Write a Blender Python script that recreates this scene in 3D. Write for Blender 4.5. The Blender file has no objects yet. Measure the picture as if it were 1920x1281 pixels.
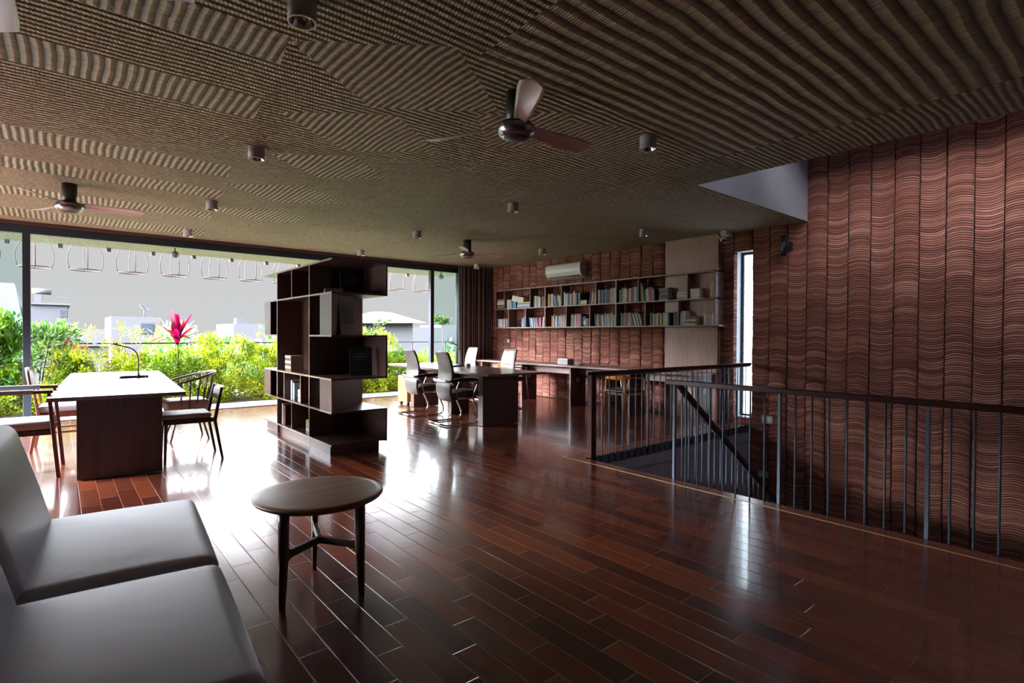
import bpy, math, random
from mathutils import Vector, Matrix, noise

# ------------------------------------------------------------------ camera, sky, sun, exposure
sc = bpy.context.scene
H = 1.36
cam_d = bpy.data.cameras.new('camera'); cam = bpy.data.objects.new('camera', cam_d)
sc.collection.objects.link(cam); sc.camera = cam
cam_d.sensor_width = 36; cam_d.lens = 19.1; cam_d.clip_end = 500; cam_d.clip_start = 0.02
_r = Vector((0.76757, -0.64094, 0.00511)); _u = Vector((0.00373, 0.01243, 0.99992)); _f = Vector((0.64095, 0.76749, -0.01193))
cam.matrix_world = Matrix(((_r.x, _u.x, -_f.x, 0), (_r.y, _u.y, -_f.y, 0), (_r.z, _u.z, -_f.z, H), (0, 0, 0, 1)))

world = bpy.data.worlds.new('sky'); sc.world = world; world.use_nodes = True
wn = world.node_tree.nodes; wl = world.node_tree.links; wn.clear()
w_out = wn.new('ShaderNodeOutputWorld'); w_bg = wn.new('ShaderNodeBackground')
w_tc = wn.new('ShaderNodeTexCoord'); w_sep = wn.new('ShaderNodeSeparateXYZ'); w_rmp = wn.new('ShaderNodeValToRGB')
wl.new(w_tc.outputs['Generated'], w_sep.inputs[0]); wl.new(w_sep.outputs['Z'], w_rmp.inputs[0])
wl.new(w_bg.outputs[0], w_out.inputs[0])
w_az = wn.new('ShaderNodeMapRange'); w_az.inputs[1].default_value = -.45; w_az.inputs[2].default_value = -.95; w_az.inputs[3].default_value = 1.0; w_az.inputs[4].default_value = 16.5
wl.new(w_sep.outputs['X'], w_az.inputs[0])      # left part of the sky, out of view, brightened as added fill light
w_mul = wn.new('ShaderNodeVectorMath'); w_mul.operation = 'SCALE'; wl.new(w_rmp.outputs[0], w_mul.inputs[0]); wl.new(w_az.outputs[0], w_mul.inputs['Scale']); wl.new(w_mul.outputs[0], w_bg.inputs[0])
e = w_rmp.color_ramp.elements   # pale hazy sky in view; brightness added higher up to light room and floor
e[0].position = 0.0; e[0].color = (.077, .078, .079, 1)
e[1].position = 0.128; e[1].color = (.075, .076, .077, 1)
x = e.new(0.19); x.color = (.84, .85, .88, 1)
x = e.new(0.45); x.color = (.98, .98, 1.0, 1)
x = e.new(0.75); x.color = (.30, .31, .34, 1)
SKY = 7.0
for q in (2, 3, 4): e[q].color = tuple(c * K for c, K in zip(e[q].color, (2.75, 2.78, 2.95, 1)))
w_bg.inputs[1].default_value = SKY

sun_d = bpy.data.lights.new('sun', 'SUN'); sun = bpy.data.objects.new('sun', sun_d); sc.collection.objects.link(sun)
sun_d.energy = 3.0; sun_d.angle = math.radians(4); sun_d.color = (1.0, .97, .88)
sun.rotation_euler = (math.radians(-26), math.radians(-14), 0)     # high, coming from beyond the garden

def area(name, loc, rot, sx, sy, energy, col=(1, 1, 1), portal=False):
    d = bpy.data.lights.new(name, 'AREA'); o = bpy.data.objects.new(name, d); sc.collection.objects.link(o)
    d.shape = 'RECTANGLE'; d.size = sx; d.size_y = sy; d.energy = energy; d.color = col; o.location = loc; o.rotation_euler = rot
    if portal: d.cycles.is_portal = True
    return o
area('window_portal', (3.0, 10.9, 1.5), (math.radians(-90), 0, 0), 10.4, 2.9, 1, portal=True)
area('skylight_portal', (5.74, 0.2, 4.62), (0, 0, 0), .35, 4.9, 1, portal=True)
area('added_opening_portal', (-4.1, 8.9, 1.25), (0, math.radians(-90), 0), 1.9, 3.4, 1, portal=True)  # unseen opening added in the left wall for fill light

sc.view_settings.view_transform = 'Standard'; sc.view_settings.look = 'None'
sc.view_settings.gamma = 1; sc.view_settings.use_curve_mapping = False
sc.view_settings.exposure = 0.22
try:
    sc.cycles.use_denoising = True; sc.cycles.denoiser = 'OPENIMAGEDENOISE'
    sc.cycles.max_bounces = 10; sc.cycles.diffuse_bounces = 6; sc.cycles.glossy_bounces = 5
    sc.cycles.transparent_max_bounces = 24; sc.cycles.transmission_bounces = 6
    sc.cycles.sample_clamp_indirect = 8.0; sc.cycles.caustics_reflective = False; sc.cycles.caustics_refractive = False
except Exception: pass
C = sc.collection
rnd = random.Random(7)
PI = math.pi

# ------------------------------------------------------------------ materials
def srgb(r, g, b):
    f = lambda c: (c / 255 / 12.92) if c / 255 <= .04045 else ((c / 255 + .055) / 1.055) ** 2.4
    return (f(r), f(g), f(b), 1)
class NT:
    def __init__(s, name):
        s.m = bpy.data.materials.new(name); s.m.use_nodes = True; s.n = s.m.node_tree.nodes; s.l = s.m.node_tree.links
        s.p = s.n.get('Principled BSDF'); s.out = s.n.get('Material Output')
    def new(s, t, **k):
        o = s.n.new(t)
        for a, v in k.items(): setattr(o, a, v)
        return o
    def set(s, sock, v):
        if hasattr(v, 'links') or isinstance(v, bpy.types.NodeSocket): s.l.new(v, sock)
        else: sock.default_value = v
    def math(s, op, a, b=0.0, c=0.0):
        o = s.new('ShaderNodeMath', operation=op); s.set(o.inputs[0], a); s.set(o.inputs[1], b)
        if op in ('MULTIPLY_ADD', 'COMPARE', 'SMOOTH_MIN'): s.set(o.inputs[2], c)
        return o.outputs[0]
    def mix(s, f, a, b, mode='MIX'):
        o = s.new('ShaderNodeMix', data_type='RGBA', blend_type=mode); s.set(o.inputs[0], f); s.set(o.inputs[6], a); s.set(o.inputs[7], b); return o.outputs[2]
    def ramp(s, f, stops):
        o = s.new('ShaderNodeValToRGB'); s.set(o.inputs[0], f); e = o.color_ramp.elements
        e[0].position, e[0].color = stops[0]; e[1].position, e[1].color = stops[-1]
        for p, c in stops[1:-1]: q = e.new(p); q.color = c
        return o.outputs[0]
    def noise(s, vec, scale, detail=3, rough=.5):
        o = s.new('ShaderNodeTexNoise'); s.set(o.inputs['Scale'], scale); o.inputs['Detail'].default_value = detail; o.inputs['Roughness'].default_value = rough
        if vec is not None: s.l.new(vec, o.inputs['Vector'])
        return o.outputs[0]
    def white(s, vec):
        o = s.new('ShaderNodeTexWhiteNoise', noise_dimensions='3D'); s.l.new(vec, o.inputs['Vector']); return o.outputs[0]
    def comb(s, x, y, z):
        o = s.new('ShaderNodeCombineXYZ'); s.set(o.inputs[0], x); s.set(o.inputs[1], y); s.set(o.inputs[2], z); return o.outputs[0]
    def obj(s): return s.new('ShaderNodeTexCoord').outputs['Object']
    def scale(s, vec, v):
        o = s.new('ShaderNodeMapping'); s.l.new(vec, o.inputs[0]); o.inputs['Scale'].default_value = v; return o.outputs[0]
    def bump(s, h, dist, strength=1.0):
        o = s.new('ShaderNodeBump'); o.inputs['Strength'].default_value = strength; o.inputs['Distance'].default_value = dist; s.l.new(h, o.inputs['Height'])
        s.l.new(o.outputs[0], s.p.inputs['Normal']); return o
def mat(name, col, rough=.5, metal=0.0, spec=.5, coat=0.0, var=0.0, vscale=8.0, bump=0.0, bscale=60.0):
    t = NT(name); p = t.p; col = tuple(col[:3]) + (1,)
    p.inputs['Base Color'].default_value = col; p.inputs['Roughness'].default_value = rough; p.inputs['Metallic'].default_value = metal
    p.inputs['Specular IOR Level'].default_value = spec; p.inputs['Coat Weight'].default_value = coat; p.inputs['Coat Roughness'].default_value = .12
    oc = t.obj()
    n = t.noise(oc, vscale, 4)
    lo = tuple(c * (1 - var) for c in col[:3]) + (1,); hi = tuple(min(1, c * (1 + var)) for c in col[:3]) + (1,)
    t.l.new(t.ramp(n, [(.3, lo), (.7, hi)]), p.inputs['Base Color'])
    if bump: t.bump(t.noise(oc, bscale, 3), bump)
    return t.m
def wood(name, dark, light, axis='z', rough=.4, grain=1.0, coat=.2):
    t = NT(name); oc = t.obj()
    sc_ = {'x': (1.2, 22, 22), 'y': (22, 1.2, 22), 'z': (22, 22, 1.2)}[axis]
    n1 = t.noise(t.scale(oc, tuple(c * grain for c in sc_)), 1.0, 5, .6)
    n2 = t.noise(t.scale(oc, tuple(c * 5 * grain for c in sc_)), 1.0, 2, .5)
    m = t.math('ADD', t.math('MULTIPLY', n1, .7), t.math('MULTIPLY', n2, .3))
    t.l.new(t.ramp(m, [(.33, dark), (.67, light)]), t.p.inputs['Base Color'])
    t.p.inputs['Roughness'].default_value = rough; t.p.inputs['Coat Weight'].default_value = coat; t.p.inputs['Coat Roughness'].default_value = .25
    t.bump(n2, .0006)
    if 'rail' in name: t.p.inputs['Specular IOR Level'].default_value = .2
    return t.m

M = {}
M['walnut'] = wood('dark_walnut', srgb(62, 40, 36), srgb(94, 64, 56), 'z', .42)
M['walnut_x'] = wood('dark_walnut_x', srgb(62, 40, 36), srgb(94, 64, 56), 'x', .38)
M['walnut_y'] = wood('dark_walnut_y', srgb(66, 44, 40), srgb(98, 70, 62), 'y', .34)
M['desk_top'] = wood('desk_top_wood', srgb(98, 78, 70), srgb(132, 108, 98), 'y', .22, coat=.6)
M['edge'] = wood('edge_band', srgb(150, 128, 108), srgb(178, 158, 136), 'y', .4)
M['panelwood'] = wood('panel_wood', srgb(146, 110, 97), srgb(182, 146, 130), 'z', .38)
M['shelfwood'] = wood('shelf_wood', srgb(108, 80, 72), srgb(146, 116, 104), 'y', .4)
M['chairwood'] = wood('chair_wood', srgb(48, 30, 24), srgb(78, 50, 38), 'z', .4)
M['redwood'] = wood('red_wood', srgb(84, 42, 30), srgb(120, 62, 44), 'z', .4)
M['oak'] = wood('orange_oak', srgb(176, 108, 52), srgb(214, 142, 74), 'z', .4)
M['railwood'] = wood('rail_wood', srgb(50, 24, 20), srgb(76, 38, 30), 'y', .5, coat=.08)
M['tabletop'] = wood('round_table_top', srgb(92, 66, 48), srgb(152, 114, 84), 'x', .42, grain=.5, coat=.2)
M['tableleg'] = wood('round_table_leg', srgb(52, 34, 26), srgb(80, 54, 40), 'z', .4)
M['steel'] = mat('baluster_steel', srgb(108, 120, 136), .55, .35)
M['fascia'] = mat('blue_grey_steel', srgb(78, 88, 104), .5, .2, var=.1)
M['chrome'] = mat('chrome', (.8, .8, .82), .08, 1.0)
M['darkmetal'] = mat('dark_window_frame', srgb(44, 52, 62), .4, .3)
M['black'] = mat('black_plastic', srgb(24, 24, 26), .45)
M['blackleather'] = mat('black_leather', srgb(30, 30, 33), .4, bump=.0005)
M['white'] = mat('white_plastic', srgb(214, 216, 210), .35)
M['greyplastic'] = mat('grey_plastic', srgb(120, 122, 124), .4)
M['lampgrey'] = mat('lamp_silver', srgb(150, 150, 150), .35, .6)
M['sofa'] = mat('grey_leather', srgb(176, 185, 202), .42, var=.05, vscale=3, bump=.002, bscale=14)
M['beige'] = mat('beige_leather', srgb(150, 140, 128), .45, var=.04, bump=.0015, bscale=20)
M['taupe'] = mat('taupe_leather', srgb(92, 83, 77), .45, var=.05, bump=.001, bscale=20)
M['seatgrey'] = mat('light_seat_pad', srgb(170, 172, 176), .5, var=.04)
M['orange'] = mat('orange_plywood', srgb(226, 146, 50), .35, var=.08)
M['fanwhite'] = mat('fan_blade', srgb(222, 208, 208), .3, .0, coat=.4)
M['fanmetal'] = mat('fan_metal', srgb(150, 150, 150), .22, .85)
M['fandark'] = mat('fan_dark', srgb(66, 66, 66), .4, .2)
M['plaster'] = mat('grey_plaster', srgb(150, 152, 160), .8, var=.06, vscale=3, bump=.002)
M['plaster_w'] = mat('white_plaster', srgb(206, 212, 218), .7, var=.04)
M['conc'] = mat('grey_concrete', srgb(158, 156, 166), .8, var=.1, vscale=4, bump=.002)
M['paver'] = mat('grey_paving', srgb(166, 164, 156), .8, var=.15, vscale=6, bump=.002)
M['soil'] = mat('dark_soil', srgb(70, 66, 48), .95, var=.3, vscale=12, bump=.01)
M['brass'] = mat('brass_strip', srgb(200, 168, 110), .4, .3)
M['wallwhite'] = mat('room_plaster', srgb(150, 146, 142), .8, var=.05, vscale=2)
M['wire'] = mat('copper_wire', srgb(58, 40, 32), .7, 0.0, spec=.2)
M['paper'] = mat('book_pages', srgb(214, 206, 188), .8)
M['brightroof'] = mat('pale_building', srgb(43, 44, 47), .9, var=.03)
M['haze_blue'] = mat('pale_blue_roof', srgb(24, 27, 33), .9, var=.04)
M['haze_roof2'] = mat('pale_grey_roof', srgb(37, 38, 44), .9, var=.04)
M['orangeroof'] = mat('pale_orange_roof', srgb(40, 34, 28), .9, var=.04)
M['blueglass'] = mat('blue_window', srgb(21, 29, 40), .3)
M['plate'] = mat('socket_plate', srgb(170, 172, 172), .4)
M['darkbook'] = mat('dark_blue_cover', srgb(36, 52, 66), .35, coat=.4)

def floor_material():
    t = NT('merbau_planks'); oc = t.obj(); s = t.new('ShaderNodeSeparateXYZ'); t.l.new(oc, s.inputs[0]); X, Y = s.outputs[0], s.outputs[1]
    W = .128
    cx = t.math('DIVIDE', X, W); ci = t.math('FLOOR', cx); fx = t.math('FRACT', t.math('ADD', cx, 100.0))
    right = t.math('GREATER_THAN', X, 2.05)
    rn = t.white(t.comb(ci, 3.7, 1.1))
    L = t.math('ADD', .576, t.math('MULTIPLY', right, .32))
    off = t.math('ADD', t.math('MULTIPLY', ci, -1 / 3.0), t.math('MULTIPLY', t.math('MULTIPLY', right, rn), 3.0))
    cy = t.math('ADD', t.math('DIVIDE', Y, L), off); yi = t.math('FLOOR', cy); fy = t.math('FRACT', t.math('ADD', cy, 100.0))
    ident = t.comb(ci, yi, 0.5); r1 = t.white(ident)
    o2 = t.comb(yi, ci, 9.5); r2 = t.white(o2)
    # grain along Y, different in each plank
    v = t.comb(t.math('ADD', t.math('MULTIPLY', X, 26.0), t.math('MULTIPLY', r1, 40.0)), t.math('ADD', t.math('MULTIPLY', Y, 2.2), t.math('MULTIPLY', r2, 30.0)), 0.0)
    g = t.noise(v, 1.0, 5, .6)
    base = t.ramp(r1, [(0, srgb(74, 35, 28)), (.3, srgb(102, 49, 35)), (.7, srgb(122, 60, 40)), (1, srgb(146, 74, 44))])
    c2 = t.mix(t.math('MULTIPLY', g, .6), base, srgb(56, 26, 20))
    # gaps; their lighter colour is painted-in light on the bevels
    gx = t.math('MINIMUM', fx, t.math('SUBTRACT', 1.0, fx)); gy = t.math('MINIMUM', fy, t.math('SUBTRACT', 1.0, fy))
    gx = t.math('MULTIPLY', gx, W); gy = t.math('MULTIPLY', gy, L)
    gd = t.math('MINIMUM', gx, gy)
    gap = t.math('LESS_THAN', gd, .0011)
    c3 = t.mix(gap, c2, srgb(150, 112, 88))
    t.l.new(c3, t.p.inputs['Base Color'])
    sm = t.noise(oc, 2.3, 5, .65)
    ro = t.math('ADD', .13, t.math('MULTIPLY', sm, .16)); ro = t.math('ADD', ro, t.math('MULTIPLY', gap, .4))
    t.l.new(ro, t.p.inputs['Roughness'])
    t.p.inputs['Specular IOR Level'].default_value = .75
    t.p.inputs['Coat Weight'].default_value = .4; t.p.inputs['Coat Roughness'].default_value = .08; t.p.inputs['Coat IOR'].default_value = 1.55
    h = t.math('MINIMUM', t.math('DIVIDE', gd, .004), 1.0)
    h = t.math('ADD', h, t.math('MULTIPLY', t.noise(oc, 4.0, 0), .35))
    h = t.math('ADD', h, t.math('MULTIPLY', t.math('MULTIPLY', fx, t.math('SUBTRACT', r1, .5)), 1.6))      # every plank lies a hair off level
    h = t.math('ADD', h, t.math('MULTIPLY', t.math('MULTIPLY', fy, t.math('SUBTRACT', r2, .5)), 4.0))
    t.bump(h, .0012, .8)
    return t.m
M['floor'] = floor_material()

def weave_material():
    """woven bamboo matting: twill ridges that change direction from band to band"""
    t = NT('woven_bamboo'); oc = t.obj(); s = t.new('ShaderNodeSeparateXYZ'); t.l.new(oc, s.inputs[0]); X0, Y0 = s.outputs[0], s.outputs[1]
    wob = t.noise(oc, 1.7, 2); wob = t.math('MULTIPLY', t.math('SUBTRACT', wob, .5), .06)
    X = t.math('ADD', X0, wob); Y = t.math('ADD', Y0, wob)
    def band(v, a, b):
        return t.math('MULTIPLY', t.math('GREATER_THAN', v, a), t.math('LESS_THAN', v, b))
    def mx(*a):
        r = a[0]
        for q in a[1:]: r = t.math('MAXIMUM', r, q)
        return r
    # cross-ridge bands on the left half, their ends cut on the slant
    skew = t.math('SUBTRACT', X, t.math('MULTIPLY', Y, .12))
    left = t.math('LESS_THAN', skew, .62)
    bands = mx(band(Y, 3.1, 3.46), band(Y, 4.05, 4.48), band(Y, 5.88, 6.32), band(Y, 6.92, 7.38), band(Y, 8.3, 8.75), band(Y, 9.72, 10.4), band(Y, 1.9, 2.4), band(Y, 11.6, 12.2))
    bands = t.math('MULTIPLY', bands, left)
    # diamonds: slanting region edges on the right of the fans
    def diamond(cx, cy, rx, ry):
        a = t.math('ABSOLUTE', t.math('DIVIDE', t.math('SUBTRACT', X, cx), rx)); b = t.math('ABSOLUTE', t.math('DIVIDE', t.math('SUBTRACT', Y, cy), ry))
        return t.math('LESS_THAN', t.math('ADD', a, b), 1.0)
    dia = mx(diamond(1.75, 3.15, .75, .55), diamond(1.95, 4.2, .7, .5), diamond(2.1, 5.25, .6, .45), diamond(3.6, 3.1, .95, .42), diamond(2.9, 3.3, .5, .5),
             diamond(2.1, 6.6, .7, .5), diamond(2.2, 8.0, .7, .5), diamond(1.5, 1.5, .7, .7), diamond(5.6, 4.6, .9, .5), diamond(4.3, 5.0, .7, .5), diamond(5.2, 6.4, .9, .7), diamond(6.6, 5.6, .8, .6), diamond(6.2, 8.2, 1.0, .9), diamond(4.0, 8.6, .9, .7))
    swap = t.math('MINIMUM', mx(bands, dia), 1.0)
    big = t.math('MULTIPLY', t.math('LESS_THAN', Y, 2.6), t.math('GREATER_THAN', X, 1.9))
    fine = t.math('MULTIPLY', t.math('GREATER_THAN', X, 4.66), t.math('LESS_THAN', Y, 3.3))
    per = t.math('ADD', .056, t.math('MULTIPLY', big, .05)); per = t.math('MULTIPLY', per, t.math('SUBTRACT', 1.0, t.math('MULTIPLY', fine, .5)))
    across = t.math('ADD', t.math('MULTIPLY', swap, X), t.math('MULTIPLY', t.math('SUBTRACT', 1.0, swap), Y))
    along = t.math('ADD', t.math('MULTIPLY', swap, Y), t.math('MULTIPLY', t.math('SUBTRACT', 1.0, swap), X))
    # each strip is short and slanting, so ridges get a saw-tooth edge
    al = t.math('DIVIDE', along, .02); ai = t.math('FLOOR', al); af = t.math('FRACT', t.math('ADD', al, 500.0))
    zig = t.math('MULTIPLY', t.math('ABSOLUTE', t.math('SUBTRACT', af, .5)), .012)
    ph = t.math('FRACT', t.math('ADD', t.math('DIVIDE', t.math('ADD', across, zig), per), 500.0))
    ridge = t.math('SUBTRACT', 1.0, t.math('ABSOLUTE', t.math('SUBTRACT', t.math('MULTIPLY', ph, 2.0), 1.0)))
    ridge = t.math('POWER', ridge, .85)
    pi_ = t.math('FLOOR', t.math('DIVIDE', across, per))
    r = t.white(t.comb(ai, pi_, swap))
    strip = t.math('POWER', t.math('SINE', t.math('MULTIPLY', af, PI)), .5)
    h = t.math('ADD', t.math('MULTIPLY', ridge, 1.6), t.math('ADD', t.math('MULTIPLY', strip, .25), t.math('MULTIPLY', r, .15)))
    col = t.ramp(r, [(0, srgb(196, 184, 158)), (.5, srgb(216, 204, 178)), (1, srgb(236, 224, 196))])
    old = t.noise(oc, .9, 3); col = t.mix(t.math('MULTIPLY', old, .3), col, srgb(110, 94, 80))
    dark = t.mix(t.math('MULTIPLY', t.math('POWER', t.math('SUBTRACT', 1.0, ridge), 1.3), 1.0), col, srgb(66, 54, 48))  # shade between the ridges, put into the colour of the valleys
    seam = mx(t.math('LESS_THAN', t.math('ABSOLUTE', t.math('SUBTRACT', Y, t.math('ADD', 2.37, t.math('MULTIPLY', X, .07)))), .006),
              t.math('LESS_THAN', t.math('ABSOLUTE', t.math('SUBTRACT', X, 4.66)), .006))
    seam = t.math('MULTIPLY', seam, t.math('GREATER_THAN', X, 1.6))
    dark = t.mix(t.math('MULTIPLY', seam, .7), dark, srgb(30, 22, 20))
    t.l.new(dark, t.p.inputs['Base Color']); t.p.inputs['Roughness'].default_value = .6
    t.p.inputs['Specular IOR Level'].default_value = .3
    t.bump(h, .014, 1.0)
    return t.m
M['weave'] = weave_material()

def tile_material():
    t = NT('stacked_terracotta'); uv = t.new('ShaderNodeUVMap').outputs[0]; s = t.new('ShaderNodeSeparateXYZ'); t.l.new(uv, s.inputs[0]); U, V = s.outputs[0], s.outputs[1]
    ui = t.math('FLOOR', U); fu = t.math('FRACT', U); uu = t.math('SUBTRACT', t.math('MULTIPLY', fu, 2.0), 1.0)
    sg = t.math('SUBTRACT', t.math('MULTIPLY', t.math('MODULO', ui, 2.0), 2.0), 1.0)
    arc = t.math('MULTIPLY', sg, t.math('MULTIPLY', .031, t.math('SUBTRACT', 1.0, t.math('MULTIPLY', uu, uu))))
    nv = t.comb(t.math('MULTIPLY', U, .8), t.math('MULTIPLY', V, 9.0), ui)
    wv = t.math('MULTIPLY', t.math('SUBTRACT', t.noise(nv, 1.0, 2), .5), .03)
    z = t.math('ADD', t.math('SUBTRACT', V, arc), wv); z = t.math('ADD', z, t.math('MULTIPLY', t.white(t.comb(ui, 2.0, 5.0)), .5))
    P = .028
    tz = t.math('DIVIDE', z, P); ti = t.math('FLOOR', tz); f = t.math('FRACT', t.math('ADD', tz, 1000.0))
    r = t.white(t.comb(ti, ui, 0.0)); r2 = t.white(t.comb(ti, ui, 7.0))
    pr = t.math('SUBTRACT', 1.0, t.math('POWER', t.math('ABSOLUTE', t.math('SUBTRACT', t.math('MULTIPLY', f, 2.0), 1.0)), 3.0))
    # finer laminations inside a tile edge
    lam = t.noise(t.comb(t.math('MULTIPLY', U, 1.2), t.math('MULTIPLY', z, 260.0), ui), 1.0, 3, .6)
    h = t.math('ADD', t.math('MULTIPLY', pr, .7), t.math('ADD', t.math('MULTIPLY', r, .9), t.math('MULTIPLY', lam, .5)))
    col = t.ramp(r2, [(0, srgb(136, 88, 76)), (.5, srgb(164, 110, 95)), (1, srgb(194, 138, 120))])
    patch = t.noise(t.comb(t.math('MULTIPLY', U, .7), t.math('MULTIPLY', V, 1.6), 3.0), 1.0, 3)
    col = t.mix(t.ramp(patch, [(.35, (0, 0, 0, 1)), (.7, (.6, .6, .6, 1))]), col, srgb(128, 74, 60))
    joint = t.math('MULTIPLY', t.math('LESS_THAN', pr, .62), t.math('GREATER_THAN', r, .3))
    edge = t.math('GREATER_THAN', t.math('ADD', t.math('ABSOLUTE', uu), t.math('MULTIPLY', r2, .03)), .985)
    col = t.mix(t.math('MULTIPLY', joint, .9), col, srgb(44, 22, 18)); col = t.mix(edge, col, srgb(24, 13, 12))
    t.l.new(col, t.p.inputs['Base Color']); t.p.inputs['Roughness'].default_value = .85; t.p.inputs['Specular IOR Level'].default_value = .2
    t.bump(h, .014, 1.0)
    return t.m
M['tile'] = tile_material()

def glass_material(name, tint, refl=.10):
    t = NT(name); t.n.remove(t.p)
    tr = t.new('ShaderNodeBsdfTransparent'); tr.inputs[0].default_value = tint; gl = t.new('ShaderNodeBsdfGlossy'); gl.inputs['Roughness'].default_value = .02
    mx = t.new('ShaderNodeMixShader'); fr = t.new('ShaderNodeFresnel'); fr.inputs[0].default_value = 1.45
    t.l.new(fr.outputs[0], mx.inputs[0]); t.l.new(tr.outputs[0], mx.inputs[1]); t.l.new(gl.outputs[0], mx.inputs[2]); t.l.new(mx.outputs[0], t.out.inputs[0])
    return t.m
M['glass'] = glass_material('window_glass', (.87, .95, .93, 1))
def glassblock_material():
    t = NT('glass_block'); t.n.remove(t.p)
    tl = t.new('ShaderNodeBsdfTranslucent'); tl.inputs[0].default_value = (.9, .95, .96, 1)
    tr = t.new('ShaderNodeBsdfTransparent'); tr.inputs[0].default_value = (.85, .92, .95, 1)
    gl = t.new('ShaderNodeBsdfGlossy'); gl.inputs['Roughness'].default_value = .1
    a = t.new('ShaderNodeMixShader'); a.inputs[0].default_value = .45; b = t.new('ShaderNodeMixShader'); b.inputs[0].default_value = .08
    t.l.new(tl.outputs[0], a.inputs[1]); t.l.new(tr.outputs[0], a.inputs[2]); t.l.new(a.outputs[0], b.inputs[1]); t.l.new(gl.outputs[0], b.inputs[2]); t.l.new(b.outputs[0], t.out.inputs[0])
    return t.m
M['glassblock'] = glassblock_material()
def leaf_material(name, c1, c2, c3):
    t = NT(name); g = t.new('ShaderNodeNewGeometry'); ri = g.outputs['Random Per Island']
    col = t.ramp(ri, [(0, c1), (.5, c2), (1, c3)])
    oi = t.new('ShaderNodeObjectInfo'); hs = t.new('ShaderNodeHueSaturation'); hs.inputs['Saturation'].default_value = 1.05
    t.l.new(t.math('ADD', .48, t.math('MULTIPLY', oi.outputs['Random'], .04)), hs.inputs['Hue']); t.l.new(col, hs.inputs['Color'])
    hs.inputs['Value'].default_value = 1.0
    t.l.new(hs.outputs[0], t.p.inputs['Base Color']); t.p.inputs['Roughness'].default_value = .4
    tl = t.new('ShaderNodeBsdfTranslucent'); t.l.new(hs.outputs[0], tl.inputs[0])
    mx = t.new('ShaderNodeMixShader'); mx.inputs[0].default_value = .5
    t.l.new(t.p.outputs[0], mx.inputs[1]); t.l.new(tl.outputs[0], mx.inputs[2]); t.l.new(mx.outputs[0], t.out.inputs[0])
    return t.m
M['leaf_y'] = leaf_material('yellow_green_leaves', srgb(87, 117, 18), srgb(134, 154, 25), srgb(173, 178, 58))
M['leaf_g'] = leaf_material('green_leaves', srgb(65, 97, 25), srgb(102, 131, 31), srgb(144, 159, 52))
M['leaf_d'] = leaf_material('deep_green_leaves', srgb(40, 70, 36), srgb(65, 99, 40), srgb(102, 126, 55))
M['leaf_o'] = leaf_material('golden_leaves', srgb(117, 100, 32), srgb(117, 117, 34), srgb(131, 131, 60))
M['leaf_r'] = leaf_material('crimson_leaves', srgb(92, 16, 28), srgb(132, 28, 44), srgb(60, 22, 28))
M['flower'] = leaf_material('red_flowers', srgb(152, 16, 24), srgb(171, 27, 30), srgb(180, 48, 40))
M['stem'] = mat('plant_stem', srgb(88, 70, 46), .9, var=.2)

def curtain_material():
    t = NT('striped_curtain'); oc = t.obj(); s = t.new('ShaderNodeSeparateXYZ'); t.l.new(oc, s.inputs[0])
    n = t.noise(t.comb(t.math('MULTIPLY', s.outputs[0], 30.0), 0.0, 0.0), 1.0, 1)
    t.l.new(t.ramp(n, [(.4, srgb(88, 82, 92)), (.6, srgb(146, 124, 120))]), t.p.inputs['Base Color']); t.p.inputs['Roughness'].default_value = .8
    return t.m
M['curtain'] = curtain_material()

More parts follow.
